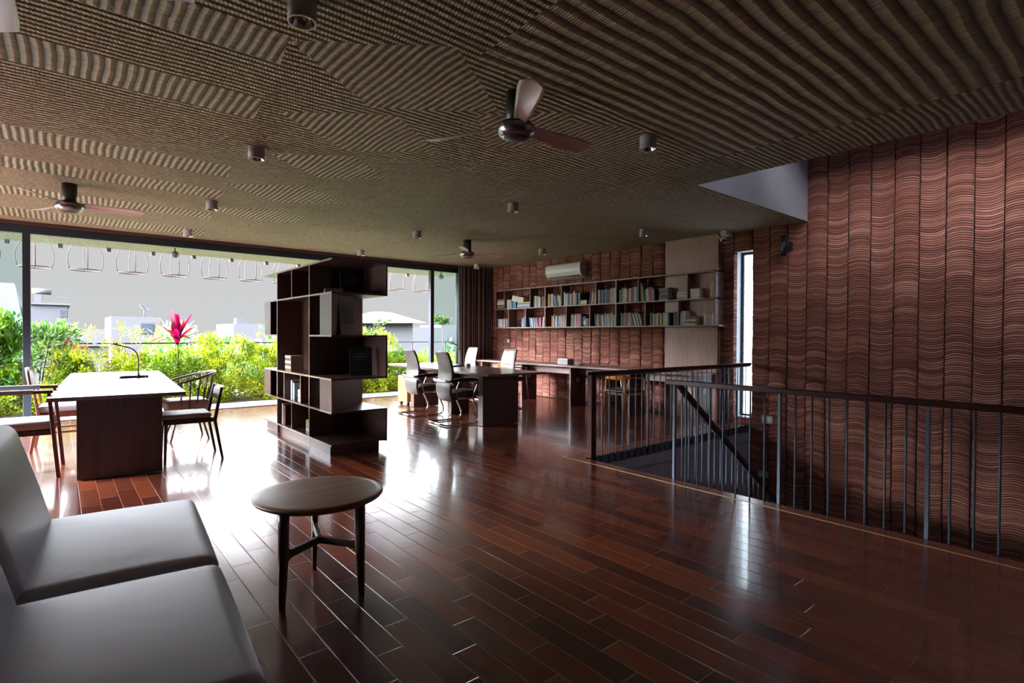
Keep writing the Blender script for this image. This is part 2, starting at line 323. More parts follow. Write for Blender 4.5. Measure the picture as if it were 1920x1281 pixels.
# ------------------------------------------------------------------ mesh helpers
class MB:
    def __init__(s): s.v = []; s.f = []; s.sm = []; s.uv = None
    def add(s, vs, fs, smooth=False):
        b = len(s.v); s.v += [tuple(p) for p in vs]; s.f += [tuple(i + b for i in f) for f in fs]; s.sm += [smooth] * len(fs); return s
    def box(s, x0, x1, y0, y1, z0, z1):
        vs = [(x, y, z) for z in (z0, z1) for y in (y0, y1) for x in (x0, x1)]
        return s.add(vs, [(0, 2, 3, 1), (4, 5, 7, 6), (0, 1, 5, 4), (2, 6, 7, 3), (0, 4, 6, 2), (1, 3, 7, 5)])
    def obox(s, c, size, m=None, rz=0, rx=0, ry=0):
        m = m or (Matrix.Rotation(rz, 3, 'Z') @ Matrix.Rotation(ry, 3, 'Y') @ Matrix.Rotation(rx, 3, 'X'))
        hx, hy, hz = size[0] / 2, size[1] / 2, size[2] / 2
        vs = [Vector(c) + m @ Vector((x, y, z)) for z in (-hz, hz) for y in (-hy, hy) for x in (-hx, hx)]
        return s.add(vs, [(0, 2, 3, 1), (4, 5, 7, 6), (0, 1, 5, 4), (2, 6, 7, 3), (0, 4, 6, 2), (1, 3, 7, 5)])
    def beam(s, a, b, w, d, w2=None, d2=None, up=(0, 0, 1)):
        """tapered rectangular bar from a to b"""
        a, b = Vector(a), Vector(b); t = (b - a).normalized(); up = Vector(up)
        if abs(t.dot(up)) > .95: up = Vector((0, 1, 0))
        x = t.cross(up).normalized(); y = x.cross(t).normalized(); w2 = w if w2 is None else w2; d2 = d if d2 is None else d2
        vs = [a + x * sx * w / 2 + y * sy * d / 2 for sx, sy in ((-1, -1), (1, -1), (1, 1), (-1, 1))] + [b + x * sx * w2 / 2 + y * sy * d2 / 2 for sx, sy in ((-1, -1), (1, -1), (1, 1), (-1, 1))]
        return s.add(vs, [(3, 2, 1, 0), (4, 5, 6, 7), (0, 1, 5, 4), (1, 2, 6, 5), (2, 3, 7, 6), (3, 0, 4, 7)])
    def tube(s, pts, r, n=10, closed=False, sy=1.0):
        pts = [Vector(p) for p in pts]; N = len(pts); rs = r if isinstance(r, (list, tuple)) else [r] * N
        rings = []; prev = None
        for i, p in enumerate(pts):
            if closed: t = pts[(i + 1) % N] - pts[i - 1]
            else: t = pts[min(i + 1, N - 1)] - pts[max(i - 1, 0)]
            t.normalize()
            if prev is None:
                u = Vector((0, 0, 1)) if abs(t.z) < .9 else Vector((1, 0, 0)); x = t.cross(u).normalized()
            else:
                x = prev - t * prev.dot(t); x.normalize()
            prev = x; y = t.cross(x)
            rings.append([p + (x * math.cos(2 * PI * k / n) + y * math.sin(2 * PI * k / n) * sy) * rs[i] for k in range(n)])
        vs = [q for rg in rings for q in rg]; fs = []
        for i in range(N if closed else N - 1):
            j = (i + 1) % N
            for k in range(n): fs.append((i * n + k, i * n + (k + 1) % n, j * n + (k + 1) % n, j * n + k))
        if not closed: fs += [tuple(range(n))[::-1], tuple((N - 1) * n + k for k in range(n))]
        return s.add(vs, fs, True)
    def lathe(s, prof, c=(0, 0, 0), n=28, caps=True):
        vs = []; fs = []
        for r, z in prof:
            for k in range(n): vs.append((c[0] + r * math.cos(2 * PI * k / n), c[1] + r * math.sin(2 * PI * k / n), c[2] + z))
        for i in range(len(prof) - 1):
            for k in range(n): fs.append((i * n + k, i * n + (k + 1) % n, (i + 1) * n + (k + 1) % n, (i + 1) * n + k))
        s.add(vs, fs, True)
        if caps:
            b = len(s.v) - len(vs)
            s.f.append(tuple(b + k for k in range(n))[::-1]); s.sm.append(False)
            s.f.append(tuple(b + (len(prof) - 1) * n + k for k in range(n))); s.sm.append(False)
        return s
    def prism(s, poly, z0, z1, tf=None):
        n = len(poly); vs = [(x, y, z0) for x, y in poly] + [(x, y, z1) for x, y in poly]
        if tf: vs = [tf(*p) for p in vs]
        return s.add(vs, [tuple(range(n))[::-1], tuple(range(n, 2 * n))] + [(i, (i + 1) % n, n + (i + 1) % n, n + i) for i in range(n)])
    def grid(s, fn, nu, nv, smooth=True, thick=None):
        """sheet fn(u,v); thick = closed shell"""
        P = [[Vector(fn(i / nu, j / nv)) for i in range(nu + 1)] for j in range(nv + 1)]
        vs = [p for row in P for p in row]; W = nu + 1
        fs = [(j * W + i, j * W + i + 1, (j + 1) * W + i + 1, (j + 1) * W + i) for j in range(nv) for i in range(nu)]
        if thick:
            N = []
            for j in range(nv + 1):
                for i in range(nu + 1):
                    a = P[j][min(i + 1, nu)] - P[j][max(i - 1, 0)]; b = P[min(j + 1, nv)][i] - P[max(j - 1, 0)][i]
                    N.append(a.cross(b).normalized())
            off = len(vs); vs = vs + [v - nrm * thick for v, nrm in zip(vs, N)]
            fs = fs + [tuple(reversed([k + off for k in f])) for f in fs]
            rim = [i for i in range(W)] + [j * W + nu for j in range(1, nv + 1)] + [nv * W + i for i in range(nu - 1, -1, -1)] + [j * W for j in range(nv - 1, 0, -1)]
            for a, b in zip(rim, rim[1:] + rim[:1]): fs.append((a, a + off, b + off, b)[::-1][::-1])
        return s.add(vs, fs, smooth)
    def build(s, name, m, parent=None, bevel=None, seg=2, sub=0):
        me = bpy.data.meshes.new(name); me.from_pydata(s.v, [], s.f); me.update()
        me.polygons.foreach_set('use_smooth', s.sm)
        if s.uv is not None:
            ul = me.uv_layers.new(name='UVMap')
            vi = [0] * len(me.loops); me.loops.foreach_get('vertex_index', vi)
            flat = []
            for i in vi: flat += s.uv[i]
            ul.data.foreach_set('uv', flat)
        o = bpy.data.objects.new(name, me); C.objects.link(o)
        for q in (m if isinstance(m, (list, tuple)) else [m]): me.materials.append(q)
        if parent: o.parent = parent
        if bevel:
            b = o.modifiers.new('bevel', 'BEVEL'); b.width = bevel; b.segments = seg; b.limit_method = 'ANGLE'; b.angle_limit = math.radians(40)
            me.polygons.foreach_set('use_smooth', [True] * len(me.polygons))
            b.harden_normals = True
        if sub:
            q = o.modifiers.new('subdivision', 'SUBSURF'); q.levels = sub; q.render_levels = sub
        return o
def B(): return MB()
def thing(name, label, cat, loc=(0, 0, 0), rz=0.0, group=None):
    o = bpy.data.objects.new(name, None); C.objects.link(o); o.location = loc; o.rotation_euler = (0, 0, rz); o.empty_display_size = .1
    o['label'] = label; o['category'] = cat
    if group: o['group'] = group
    return o
def tag(o, label, cat, group=None, kind=None):
    o['label'] = label; o['category'] = cat
    if group: o['group'] = group
    if kind: o['kind'] = kind
    return o
def struct(o): o['kind'] = 'structure'; return o
def dup(root, loc, rz, label, group=None):
    r = root.copy(); C.objects.link(r); r.location = loc; r.rotation_euler = (0, 0, rz); r['label'] = label
    if group: r['group'] = group
    for ch in list(root.children):
        c = ch.copy(); C.objects.link(c); c.parent = r
        for g in list(ch.children):
            d = g.copy(); C.objects.link(d); d.parent = c
    return r
def cushion(w, d, h, puff=.03, nu=14, nv=14, edge=.035):
    """rounded upholstered block centred on x,y, z 0..h"""
    m = MB(); N = 18
    me = []
    def prof(t):  # superellipse rounding
        return t
    # build as subdivided box with rounded edges by pushing to a superellipsoid
    vs = []; fs = []
    n = 12
    idx = {}
    def key(p): return tuple(round(c, 5) for c in p)
    def pt(p):
        k = key(p)
        if k not in idx:
            x, y, z = p
            # inner box + rounding
            hx, hy, hz = w / 2, d / 2, h / 2; X, Y, Z = x * hx, y * hy, z * hz
            ix, iy, iz = hx - edge, hy - edge, hz - edge
            cx = max(-ix, min(ix, X)); cy = max(-iy, min(iy, Y)); cz = max(-iz, min(iz, Z))
            dv = Vector((X - cx, Y - cy, Z - cz))
            if dv.length > 1e-6: dv = dv.normalized() * edge
            q = Vector((cx, cy, cz)) + dv
            pf = max(0, (1 - x * x)) * max(0, (1 - y * y)); q.z += (puff * pf if z > 0 else 0)
            pf2 = max(0, 1 - z * z); q.x += math.copysign(.25 * puff * pf2 * max(0, 1 - y * y), x) if abs(x) > .99 else 0
            idx[k] = len(vs); vs.append((q.x, q.y, q.z + h / 2))
        return idx[k]
    T = []
    for i in range(n + 1):
        a = -1 + 2 * i / n; T.append(math.copysign(abs(a) ** .45, a) if abs(a) > 0 else 0.0)
    for ax in range(3):
        for sg in (-1, 1):
            for i in range(n):
                for j in range(n):
                    def mk(a, b):
                        p = [0, 0, 0]; p[ax] = sg; p[(ax + 1) % 3] = T[a]; p[(ax + 2) % 3] = T[b]; return p
                    q = [pt(mk(i, j)), pt(mk(i + 1, j)), pt(mk(i + 1, j + 1)), pt(mk(i, j + 1))]
                    if len(set(q)) < 4: continue
                    fs.append(tuple(q) if sg > 0 else tuple(q[::-1]))
    m.add(vs, fs, True); return m
def xf(m, fn):
    m.v = [tuple(fn(Vector(p))) for p in m.v]; return m

# ------------------------------------------------------------------ the room
XR = 8.2           # face of the terracotta wall
struct(B().box(-4, 4.47, -3, 10.85, -.2, 0).box(4.47, 8.3, 4.08, 10.85, -.2, 0).build('floor', M['floor']))
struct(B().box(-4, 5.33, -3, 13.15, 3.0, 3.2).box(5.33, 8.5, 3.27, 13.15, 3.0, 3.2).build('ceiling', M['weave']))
struct(B().box(-4.2, -4, -3.2, 7.2, 0, 3.2).box(-4.2, -4, 10.6, 11, 0, 3.2).box(-4.2, -4, 7.2, 10.6, 0, .3).box(-4.2, -4, 7.2, 10.6, 2.2, 3.2).build('wall_left', M['wallwhite']))  # opening near the window end is added out of view to let light in
struct(B().box(-4.2, 8.5, -3.2, -3, -3.2, 4.6).build('wall_back', M['wallwhite']))
b = B().box(8.3, 8.5, -3, 4.06, -3, 4.6).box(8.3, 8.5, 4.36, 11, -3, 4.6).box(8.3, 8.5, 4.06, 4.36, -3, .09).box(8.3, 8.5, 4.06, 4.36, 2.70, 4.6)
struct(b.build('wall_right', M['plaster_w']))
struct(B().box(4.47, 8.3, 4.085, 4.2, -3, -.2).box(4.3, 4.47, -3, 4.085, -3, -.2).box(4.47, 8.2, 4.072, 4.085, -.25, -.1).build('wall_stairwell', M['conc']))
struct(B().box(4.3, 8.5, -3, 4.2, -3.2, -3).build('floor', M['conc']))
struct(B().box(5.33, 8.3, 3.262, 3.2695, 2.9995, 3.2).box(5.33, 8.3, 3.262, 3.37, 3.2, 4.6).build('wall_upper', M['plaster']))
struct(B().box(5.23, 5.33, -3, 3.27, 3.2, 4.6).box(5.3305, 5.337, -3, 3.262, 2.9995, 3.2).build('wall_upper', M['plaster']))
struct(B().box(5.2, 8.5, -3.2, -2.2, 4.6, 4.7).box(5.2, 8.5, 2.6, 3.4, 4.6, 4.7).box(5.2, 5.6, -2.2, 2.6, 4.6, 4.7).box(5.85, 8.5, -2.2, 2.6, 4.6, 4.7).build('ceiling', M['plaster']))

def tile_wall():
    cols = [3.269 + .2635 * k for k in range(-18, 4)]            # near part, by the stairs
    near = [(a, b_) for a, b_ in zip(cols[:-1], cols[1:])]
    far_b = [4.36, 4.60, 4.86, 5.13, 5.39, 5.643, 5.883, 6.135, 6.388, 6.63, 6.871, 7.11, 7.347, 7.58, 7.821, 8.054, 8.29, 8.526, 8.759, 8.991, 9.22, 9.446, 9.683, 9.92, 10.16, 10.4, 10.64, 10.88]
    far = [(a, b_) for a, b_ in zip(far_b[:-1], far_b[1:])]
    m = MB(); m.uv = []
    us = [0, .028, .07, .2, .35, .5, .65, .8, .93, .972, 1.0]
    def column(y0, y1, z0, z1, ci):
        nz = max(2, int((z1 - z0) / .032)); vs = []; fs = []
        for j in range(nz + 1):
            z = z0 + (z1 - z0) * j / nz
            for u in us:
                y = y0 + (y1 - y0) * u
                d = 0.0
                if u in (0, 1.0): d = .03
                elif u in (.028, .972): d = .006 + .008 * noise.noise(Vector((ci * 9 + u * 40, z * 30, 0)))
                uu = 2 * u - 1; sg = 1 if ci % 2 else -1
                zz = z - sg * .036 * (1 - uu * uu)
                w = noise.noise(Vector((ci * 3.7, zz * 2.6, 1.3))) * .016 + noise.noise(Vector((ci * 7.1, zz * 11, 4.3))) * .008
                w += .004 * noise.noise(Vector((ci * 1.3, zz * 40, 9)))
                bul = -.012 * (1 - uu * uu) * sg
                vs.append((XR + d + w + bul, y, z)); m.uv.append((ci + min(.9999, max(.0001, u)), z))
        W = len(us)
        for j in range(nz):
            for i in range(W - 1): fs.append((j * W + i, j * W + W + i, j * W + W + i + 1, j * W + i + 1))
        m.add(vs, fs, True)
    for k, (a, b_) in enumerate(near):
        column(a, b_, -3, 4.55 if b_ <= 3.28 else 3.0, k)
    column(4.06, 4.36, -3, .09, 31); column(4.06, 4.36, 2.70, 3.0, 31)
    for k, (a, b_) in enumerate(far): column(a, b_, 0.012, 3.0, 40 + k)
    # broken ends of the tiles on the far side of the slit window
    vs = []; fs = []; nz = 130
    for j in range(nz + 1):
        z = .09 + 2.61 * j / nz; o = .006 * noise.noise(Vector((z * 60, 0, 0)))
        vs += [(XR + .01 + o, 4.36, z), (8.305, 4.355 + o, z)]; m.uv += [(90.3, z), (90.7, z)]
        if j: fs.append((2 * j - 2, 2 * j - 1, 2 * j + 1, 2 * j))
    m.add(vs, fs, False)
    o = m.build('wall_right', M['tile']); return struct(o)
tile_wall()
# slit window with glass blocks
w1 = struct(B().box(8.44, 8.47, 4.06, 4.10, .09, 2.7).box(8.44, 8.47, 4.315, 4.36, .09, 2.7).box(8.44, 8.47, 4.1, 4.315, 2.655, 2.7).box(8.44, 8.47, 4.1, 4.315, .09, .12).build('window_1', M['darkmetal']))
gb = B()
for k in range(13):
    z = .125 + k * .1945; gb.box(8.45, 8.5, 4.103, 4.312, z, z + .186)
gb.build('glass_blocks', M['glassblock'], w1, bevel=.008)

# window wall towards the terrace
YW = 10.85
wf = B().box(-4, 8.3, 10.80, 10.90, 2.83, 2.95).box(-.405, -.315, 10.80, 10.90, 0, 2.83).box(6.58, 6.67, 10.80, 10.90, 0, 2.83).box(7.33, 7.40, 10.80, 10.90, 0, 2.83)
wf.box(-4, -.4, 10.81, 10.89, 0, .075).box(6.67, 7.33, 10.81, 10.89, 0, .06).box(-4, 8.3, 10.82, 10.88, -.01, .012).box(-2.2, -2.12, 10.80, 10.90, 0, 2.83)
w2 = struct(wf.build('window_2', M['darkmetal'], bevel=.003))
B().box(-4, -.405, 10.846, 10.854, .075, 2.83).build('pane', M['glass'], w2)
B().box(6.67, 7.33, 10.846, 10.854, .06, 2.83).build('pane', M['glass'], w2)
struct(B().box(7.40, 8.5, 10.86, 11.0, 0, 2.95).build('wall_window', M['wallwhite']))
struct(B().box(-4, 8.3, 10.74, 10.90, 2.95, 3.0).build('trim_1', M['walnut_x']))
# brass inlay and border board round the stair opening
struct(B().box(4.325, 4.341, -3, 4.296, 0, .0015).box(4.325, 8.2, 4.28, 4.296, 0, .0015).build('trim_2', M['brass']))
struct(B().box(4.341, 4.47, -3, 4.08, 0, .001).box(4.341, 8.2, 4.08, 4.28, 0, .001).build('trim_3', wood('border_board', srgb(104, 46, 34), srgb(134, 66, 48), 'y', .25, coat=.6)))
struct(B().box(4.56, 8.2, 4.065, 4.08, -.105, -.002).build('trim_4', M['fascia']))
# wood panelling behind the end of the wall shelf
struct(B().box(8.10, 8.2, 4.57, 5.55, 0.0, 2.995).build('panel_1', M['panelwood']))

# stairs going down beside the far railing
st = B()
for k in range(15):
    x0 = 4.6 + k * .25; z = -.18 * (k + 1)
    if x0 > 8.0: break
    st.box(x0, min(x0 + .25, 8.15), 3.08, 4.06, z - .05, z)
    st.box(x0, x0 + .02, 3.08, 4.06, z, z + .13)
tag(st.build('staircase', M['railwood']), 'dark wooden stairs going down through the opening beside the red wall', 'stairs')

# ------------------------------------------------------------------ railings
def far_rail():
    t = thing('stair_railing', 'railing with thin steel bars across the far side of the stair opening', 'railing', (4.55, 4.06, 0))
    B().box(-.035, .035, -.03, .03, 0, .955).build('newel_post', M['railwood'], t, bevel=.004)
    B().box(-.035, 3.6, -.03, .03, .915, .955).build('handrail', M['railwood'], t, bevel=.006)
    B().box(.07, 3.6, -.012, .012, .895, .915).build('top_bar', M['steel'], t)
    for k in range(30):
        x = .055 + k * .1222
        if x > 3.55: break
        big = k % 8 == 0; r = .016 if big else .007
        B().tube([(x, .0, -.1), (x, .0, .9)], r, 8).build('baluster', M['steel'], t)
far_rail()
def near_rail():
    t = thing('stair_railing', 'railing with thin steel bars along the near edge of the stair opening', 'railing', (4.497, 3.06, 0))
    B().box(-.028, .028, -3.6, .0, .895, .94).build('handrail', M['railwood'], t, bevel=.006)
    for k in range(27):
        y = -.094 - k * .1225
        big = k % 8 == 0
        m = B()
        if big: m.box(-.016, -.003, y - .011, y + .011, .001, .9).box(.003, .016, y - .011, y + .011, .001, .9)
        else: m.tube([(0, y, .001), (0, y, .9)], .0075, 8)
        m.build('baluster', M['steel'], t)
near_rail()
def diag_rail():
    t = thing('stair_handrail', 'dark sloping handrail running down the stairs behind the near railing', 'railing', (4.62, 3.02, 0))
    B().beam((0, 0, .90), (3.4, 0, .90 - 3.4 * .73), .05, .045).build('handrail', M['railwood'], t, bevel=.006)
    B().beam((.05, 0, .83), (3.4, 0, .83 - 3.35 * .73), .012, .03).build('under_bar', M['steel'], t)
    for k in range(27):
        x = .09 + k * .122; zt = .86 - x * .73
        B().tube([(x, 0, zt), (x, 0, zt - .93)], .0075, 8).build('baluster', M['steel'], t)
diag_rail()

# ------------------------------------------------------------------ bookcase (room divider)
def bookcase():
    x0, x1 = 2.33, 3.01; ya, yb, yc, yd = 5.92, 6.61, 7.88, 8.47; zs = [.11, .475, .85, 1.34, 1.825, 2.2]; T = .02
    t = thing('bookcase', 'tall dark double-sided bookcase dividing the room, its boxes jutting out at the ends', 'bookcase', (x0, ya, 0))
    def Bx(m, a, b_, c, d, e_, f): m.box(a - x0, b_ - x0, c - ya, d - ya, e_, f)
    def part(name, boxes, m, bev=.0015):
        q = B()
        for bx in boxes: Bx(q, *bx)
        return q.build(name, m, t)
    part('upright', [(x0, x1, yb, yb + T, 0, 2.2)], M['walnut'])
    part('upright', [(x0, x1, yc - T, yc, 0, 2.2)], M['walnut'])
    for k, z in enumerate(zs):
        full = k in (0, 1, 2, 3, 4, 5)
        part('shelf_board', [(x0, x1, ya, yb, z - T / 2, z + T / 2), (x0, x1, yc, yd, z - T / 2, z + T / 2)] + ([] if k == 3 else [(x0, x1, yb + T, yc - T, z - T / 2, z + T / 2)]), M['walnut_y'])
    part('back_panel', [((x0 + x1) / 2 - .006, (x0 + x1) / 2 + .006, yb + T, yc - T, .12, 2.19)], M['walnut'])
    # side panels of the open corner cells
    for r in (0, 2, 4): part('side_panel', [(x1 - T, x1, ya, yb, zs[r] + T / 2 - (.03 if r == 0 else 0), zs[r + 1] - T / 2)], M['walnut'])
    for r in (0, 2, 4): part('side_panel', [(x1 - T, x1, yc, yd, zs[r] + T / 2, zs[r + 1] - T / 2)], M['walnut'])
    # rows with the slanting fronts and a closing panel on the left
    for r in (1, 3):
        z0, z1 = zs[r] + T / 2, zs[r + 1] - T / 2
        part('end_panel', [(x0, x0 + .018, ya, ya + .35, z0, z1)], M['walnut'])
        part('end_panel', [(x0, x0 + .018, yd - .29, yd, z0, z1)], M['walnut'])
        q = B(); q.prism([(.018, 0), (x1 - x0, yb - ya - .0), (x1 - x0 - .03, yb - ya), (0, .02)], z0, z1); q.build('slanted_panel', M['walnut'], t)
        q = B(); q.prism([(.018, yd - ya), (x1 - x0, yc - ya), (x1 - x0 - .03, yc - ya), (0, yd - ya - .02)], z0, z1); q.build('slanted_panel', M['walnut'], t)
    # dividers of the main bay
    part('divider', [(x0, x0 + .33, 7.255, 7.273, 1.835, 2.19)], M['walnut'])
    part('divider', [(x0, x0 + .33, 7.56, 7.578, .485, .84)], M['walnut'])
    part('divider', [(x0, x0 + .33, 6.92, 6.938, .485, .84)], M['walnut'])
    part('divider', [(x0, x0 + .33, 7.255, 7.273, .12, .465)], M['walnut'])
    part('plinth', [(x0 + .03, x1 - .06, yb + T, yc - T, 0, .1)], M['walnut_y'])
    part('plinth', [(x0 + .0, x1 - .09, ya + .03, yb, 0, .1)], M['walnut_y']); part('plinth', [(x0 + .03, x1 - .06, yc, yd - .03, 0, .1)], M['walnut_y'])
    # pale edge strips on the window side
    e_ = []
    for k, z in enumerate(zs):
        e_.append((x0 - .0015, x0 - .0002, ya, yb, z - T / 2, z + T / 2)); e_.append((x0 - .0015, x0 - .0002, yc, yd, z - T / 2, z + T / 2))
        if k != 3: e_.append((x0 - .0015, x0 - .0002, yb + T, yc - T, z - T / 2, z + T / 2))
    e_ += [(x0 - .0015, x0 - .0002, yb, yb + T, 0, 2.2), (x0 - .0015, x0 - .0002, yc - T, yc, 0, 2.2), (x0 - .0015, x0 - .0002, 7.255, 7.273, 1.835, 2.19), (x0 - .0015, x0 - .0002, 7.56, 7.578, .485, .84),
           (x0 - .0015, x0 - .0002, 6.92, 6.938, .485, .84), (x0 - .0015, x0 - .0002, 7.255, 7.273, .12, .465)]
    e_ += [(x0, x0 + .018, ya - .0015, ya - .0002, zs[1] + .01, zs[2] - .01), (x0, x0 + .018, ya - .0015, ya - .0002, zs[3] + .01, zs[4] - .01)]
    part('edge_band', e_, M['edge'])['label'] = 'pale edge strips'
bookcase()

# ------------------------------------------------------------------ books
BC = {'white': (222, 220, 214), 'cream': (206, 196, 168), 'blue': (62, 108, 160), 'pale blue': (150, 180, 208), 'teal': (48, 116, 128), 'navy': (36, 46, 72), 'black': (34, 34, 38), 'grey': (120, 120, 122),
      'red': (166, 44, 40), 'orange': (206, 112, 52), 'yellow': (208, 184, 70), 'green': (74, 112, 72), 'pale green': (172, 188, 160), 'brown': (104, 70, 54), 'pink': (196, 142, 136), 'crimson': (176, 32, 70), 'maroon': (92, 40, 42)}
BM = {k: mat('cover_' + k.replace(' ', '_'), srgb(*v), .5, var=.06) for k, v in BC.items()}
def book_mesh(name, w, h, d, cm):
    """upright book: thickness w (Y), height h (Z), depth d (X), spine towards -X"""
    m = B(); c = min(.003, w * .15)
    m.box(0, d, -w / 2, -w / 2 + c, 0, h).box(0, d, w / 2 - c, w / 2, 0, h).box(0, c, -w / 2 + c, w / 2 - c, 0, h)
    n = len(m.f); m.box(c, d - .004, -w / 2 + c, w / 2 - c, .004, h - .005)
    o = m.build(name, [cm, M['paper']])
    for i, p in enumerate(o.data.polygons):
        if i >= n: p.material_index = 1
    return o
ORD = ['first', 'second', 'third', 'fourth', 'fifth', 'sixth', 'seventh', 'eighth', 'ninth', 'tenth', 'eleventh', 'twelfth', 'thirteenth', 'fourteenth', 'fifteenth', 'sixteenth']
XS = 7.94          # front of the wall shelf
def yat(u):        # shelf position from the photograph's crop scale, measured at the shelf front
    px = 900 + u / 3.84; a = (px - 960) / 1018.66
    d = Vector(_f) + a * Vector(_r); return XS * d.y / d.x
def wall_shelf():
    t = thing('wall_shelf', 'long two-tier wooden bookshelf hung on the red tile wall', 'shelf', (XS, 4.515, 0))
    D = 8.18 - XS; T = .022; y1 = 10.13 - 4.515
    up = [10.129, 9.79, 8.896, 8.421, 7.939, 6.998, 6.509, 6.005, 5.02]; lo = [10.129, 9.638, 9.043, 8.421, 7.792, 7.151, 6.509, 5.856, 5.19]
    B().box(0, D, -.06, y1, 1.515, 1.537).build('bottom_board', M['shelfwood'], t)
    B().box(0, D, 0, y1, 1.948, 1.968).build('middle_board', M['shelfwood'], t)
    B().box(0, D, 0, y1, 2.38, 2.402).build('top_board', M['shelfwood'], t)
    for y in up:
        y -= 4.515; y = min(y, y1 - .012); w = .022 if abs(y + 4.515 - 8.421) < .01 or abs(y + 4.515 - 6.509) < .01 else .014
        B().box(0, D, y - w / 2, y + w / 2, 1.968, 2.38).build('divider', M['shelfwood'], t)
    for y in lo:
        y -= 4.515; y = min(y, y1 - .012); w = .022 if abs(y + 4.515 - 8.421) < .01 or abs(y + 4.515 - 6.509) < .01 else .014
        B().box(0, D, y - w / 2, y + w / 2, 1.537, 1.948).build('divider', M['shelfwood'], t)
    B().box(0, D, 0, .03, 1.537, 2.43).build('end_panel', M['shelfwood'], t)
wall_shelf()
ZU, ZL = 1.969, 1.538
def standing(u0, u1, cols, z, comp, h=(.2, .27), lean=0.0, d=.17, pos='left'):
    y0, y1 = yat(u0), yat(u1); n = len(cols); wd = (y0 - y1) / n
    for i, c in enumerate(cols):
        w = wd * .88; hh = rnd.uniform(*h)
        if lean: w = wd * .7
        o = book_mesh('book', w, hh, d + rnd.uniform(-.015, .015), BM[c])
        y = y0 - wd * (i + .5)
        o.location = (XS + .025 + rnd.uniform(0, .012), y, z)
        if lean: o.rotation_euler = (-lean * rnd.uniform(.85, 1.1), 0, 0); o.location.z += w / 2 * abs(math.sin(lean)) + .001
        where = ORD[i] + ' from left'
        tag(o, '%s upright %s book, %s, %s' % ('thick' if w > .045 else 'slim', c, where, comp), 'book', 'books on the wall shelf')
def stacked(u0, u1, cols, z, comp, th=.03, d=.18):
    y0, y1 = yat(u0), yat(u1)
    for i, c in enumerate(cols):
        L = (y0 - y1) * rnd.uniform(.9, 1.0); t_ = th * rnd.uniform(.85, 1.1) if th > 0 else .03
        o = book_mesh('book', t_, L, d, BM[c]); o.rotation_euler = (PI / 2, 0, 0)
        o.location = (XS + .025 + rnd.uniform(0, .01), y0 - rnd.uniform(0, (y0 - y1) - L + .001), z + t_ / 2); z += t_ + .0008
        tag(o, '%s book lying flat, %s up in the stack, %s' % (c, ORD[i], comp), 'book', 'books on the wall shelf')
U = lambda k: '%s upper shelf compartment' % ORD[k]
Lw = lambda k: '%s lower shelf compartment' % ORD[k]
stacked(116, 168, ['maroon', 'grey', 'maroon', 'cream', 'pale green', 'pink', 'brown'], ZU, U(0), .034)
standing(183, 224, ['pink', 'white', 'pale blue', 'blue'], ZU, U(1), (.2, .22)); standing(226, 250, ['teal'], ZU, U(1) + ' centre', (.21, .22), d=.2)
stacked(258, 352, ['blue', 'pale blue', 'white', 'teal', 'yellow'], ZU, U(1), .026)
standing(378, 428, ['green', 'white', 'pink', 'pale blue', 'cream', 'white'], ZU, U(2), (.21, .25)); standing(432, 458, ['maroon', 'brown'], ZU, U(2) + ' right', (.22, .24))
standing(480, 528, ['yellow', 'brown', 'white', 'black'], ZU, U(3), (.22, .27)); standing(530, 578, ['pale blue', 'navy', 'blue', 'white', 'white'], ZU, U(3) + ' right', (.21, .24), lean=.22)
standing(594, 690, ['white', 'pale blue', 'white', 'grey', 'black', 'white', 'black', 'grey', 'cream', 'orange', 'blue'], ZU, U(4), (.23, .29)); standing(695, 712, ['green'], ZU, U(4) + ' centre', (.24, .25), d=.2)
stacked(712, 760, ['cream', 'white', 'cream'], ZU, U(4) + ' centre', .03)
standing(774, 830, ['brown', 'black', 'white', 'red', 'cream', 'pale blue', 'blue'], ZU, U(4) + ' right', (.22, .26), lean=-.18)
standing(838, 905, ['white', 'navy', 'black', 'black', 'navy', 'blue'], ZU, U(5), (.24, .27)); standing(908, 968, ['brown', 'orange', 'brown', 'grey', 'pale blue', 'white', 'white', 'cream'], ZU, U(5) + ' right', (.24, .28))
standing(992, 1120, ['brown', 'black', 'green', 'yellow', 'pale green', 'cream', 'red', 'black', 'white', 'red', 'brown', 'blue', 'white', 'pale blue'], ZU, U(6), (.22, .28))
standing(1145, 1175, ['yellow', 'cream', 'green'], ZU, U(7), (.26, .34), lean=.12); standing(1180, 1250, ['grey', 'white', 'cream', 'pink', 'red', 'orange', 'pale blue', 'navy'], ZU, U(7) + ' centre', (.2, .25), lean=.08)
stacked(1275, 1345, ['grey', 'black', 'navy', 'grey', 'black', 'brown', 'green'], ZU, U(7) + ' right', .032)
stacked(1408, 1480, ['pale green', 'yellow', 'white', 'pale blue', 'white'], ZU, U(7) + ' beside divider', .026)
stacked(1500, 1572, ['white', 'cream', 'white', 'white', 'cream', 'white', 'white', 'white'], ZU, U(8), .021); standing(1642, 1684, ['cream', 'yellow', 'cream', 'yellow'], ZU, U(8) + ' right', (.24, .27), lean=-.1)
standing(116, 196, ['brown', 'white', 'cream', 'white', 'pale blue', 'white', 'orange', 'pale blue', 'navy'], ZL, Lw(0), (.18, .21), lean=.05)
standing(288, 322, ['pale blue', 'blue', 'blue', 'white'], ZL, Lw(1), (.19, .22), lean=-.14)
standing(350, 412, ['blue', 'white', 'blue', 'pale blue', 'orange', 'blue'], ZL, Lw(2), (.19, .22), lean=.14); standing(414, 434, ['crimson'], ZL, Lw(2) + ' centre', (.19, .2), d=.2)
standing(438, 460, ['white', 'pink', 'white'], ZL, Lw(2) + ' right', (.2, .22), lean=-.12)
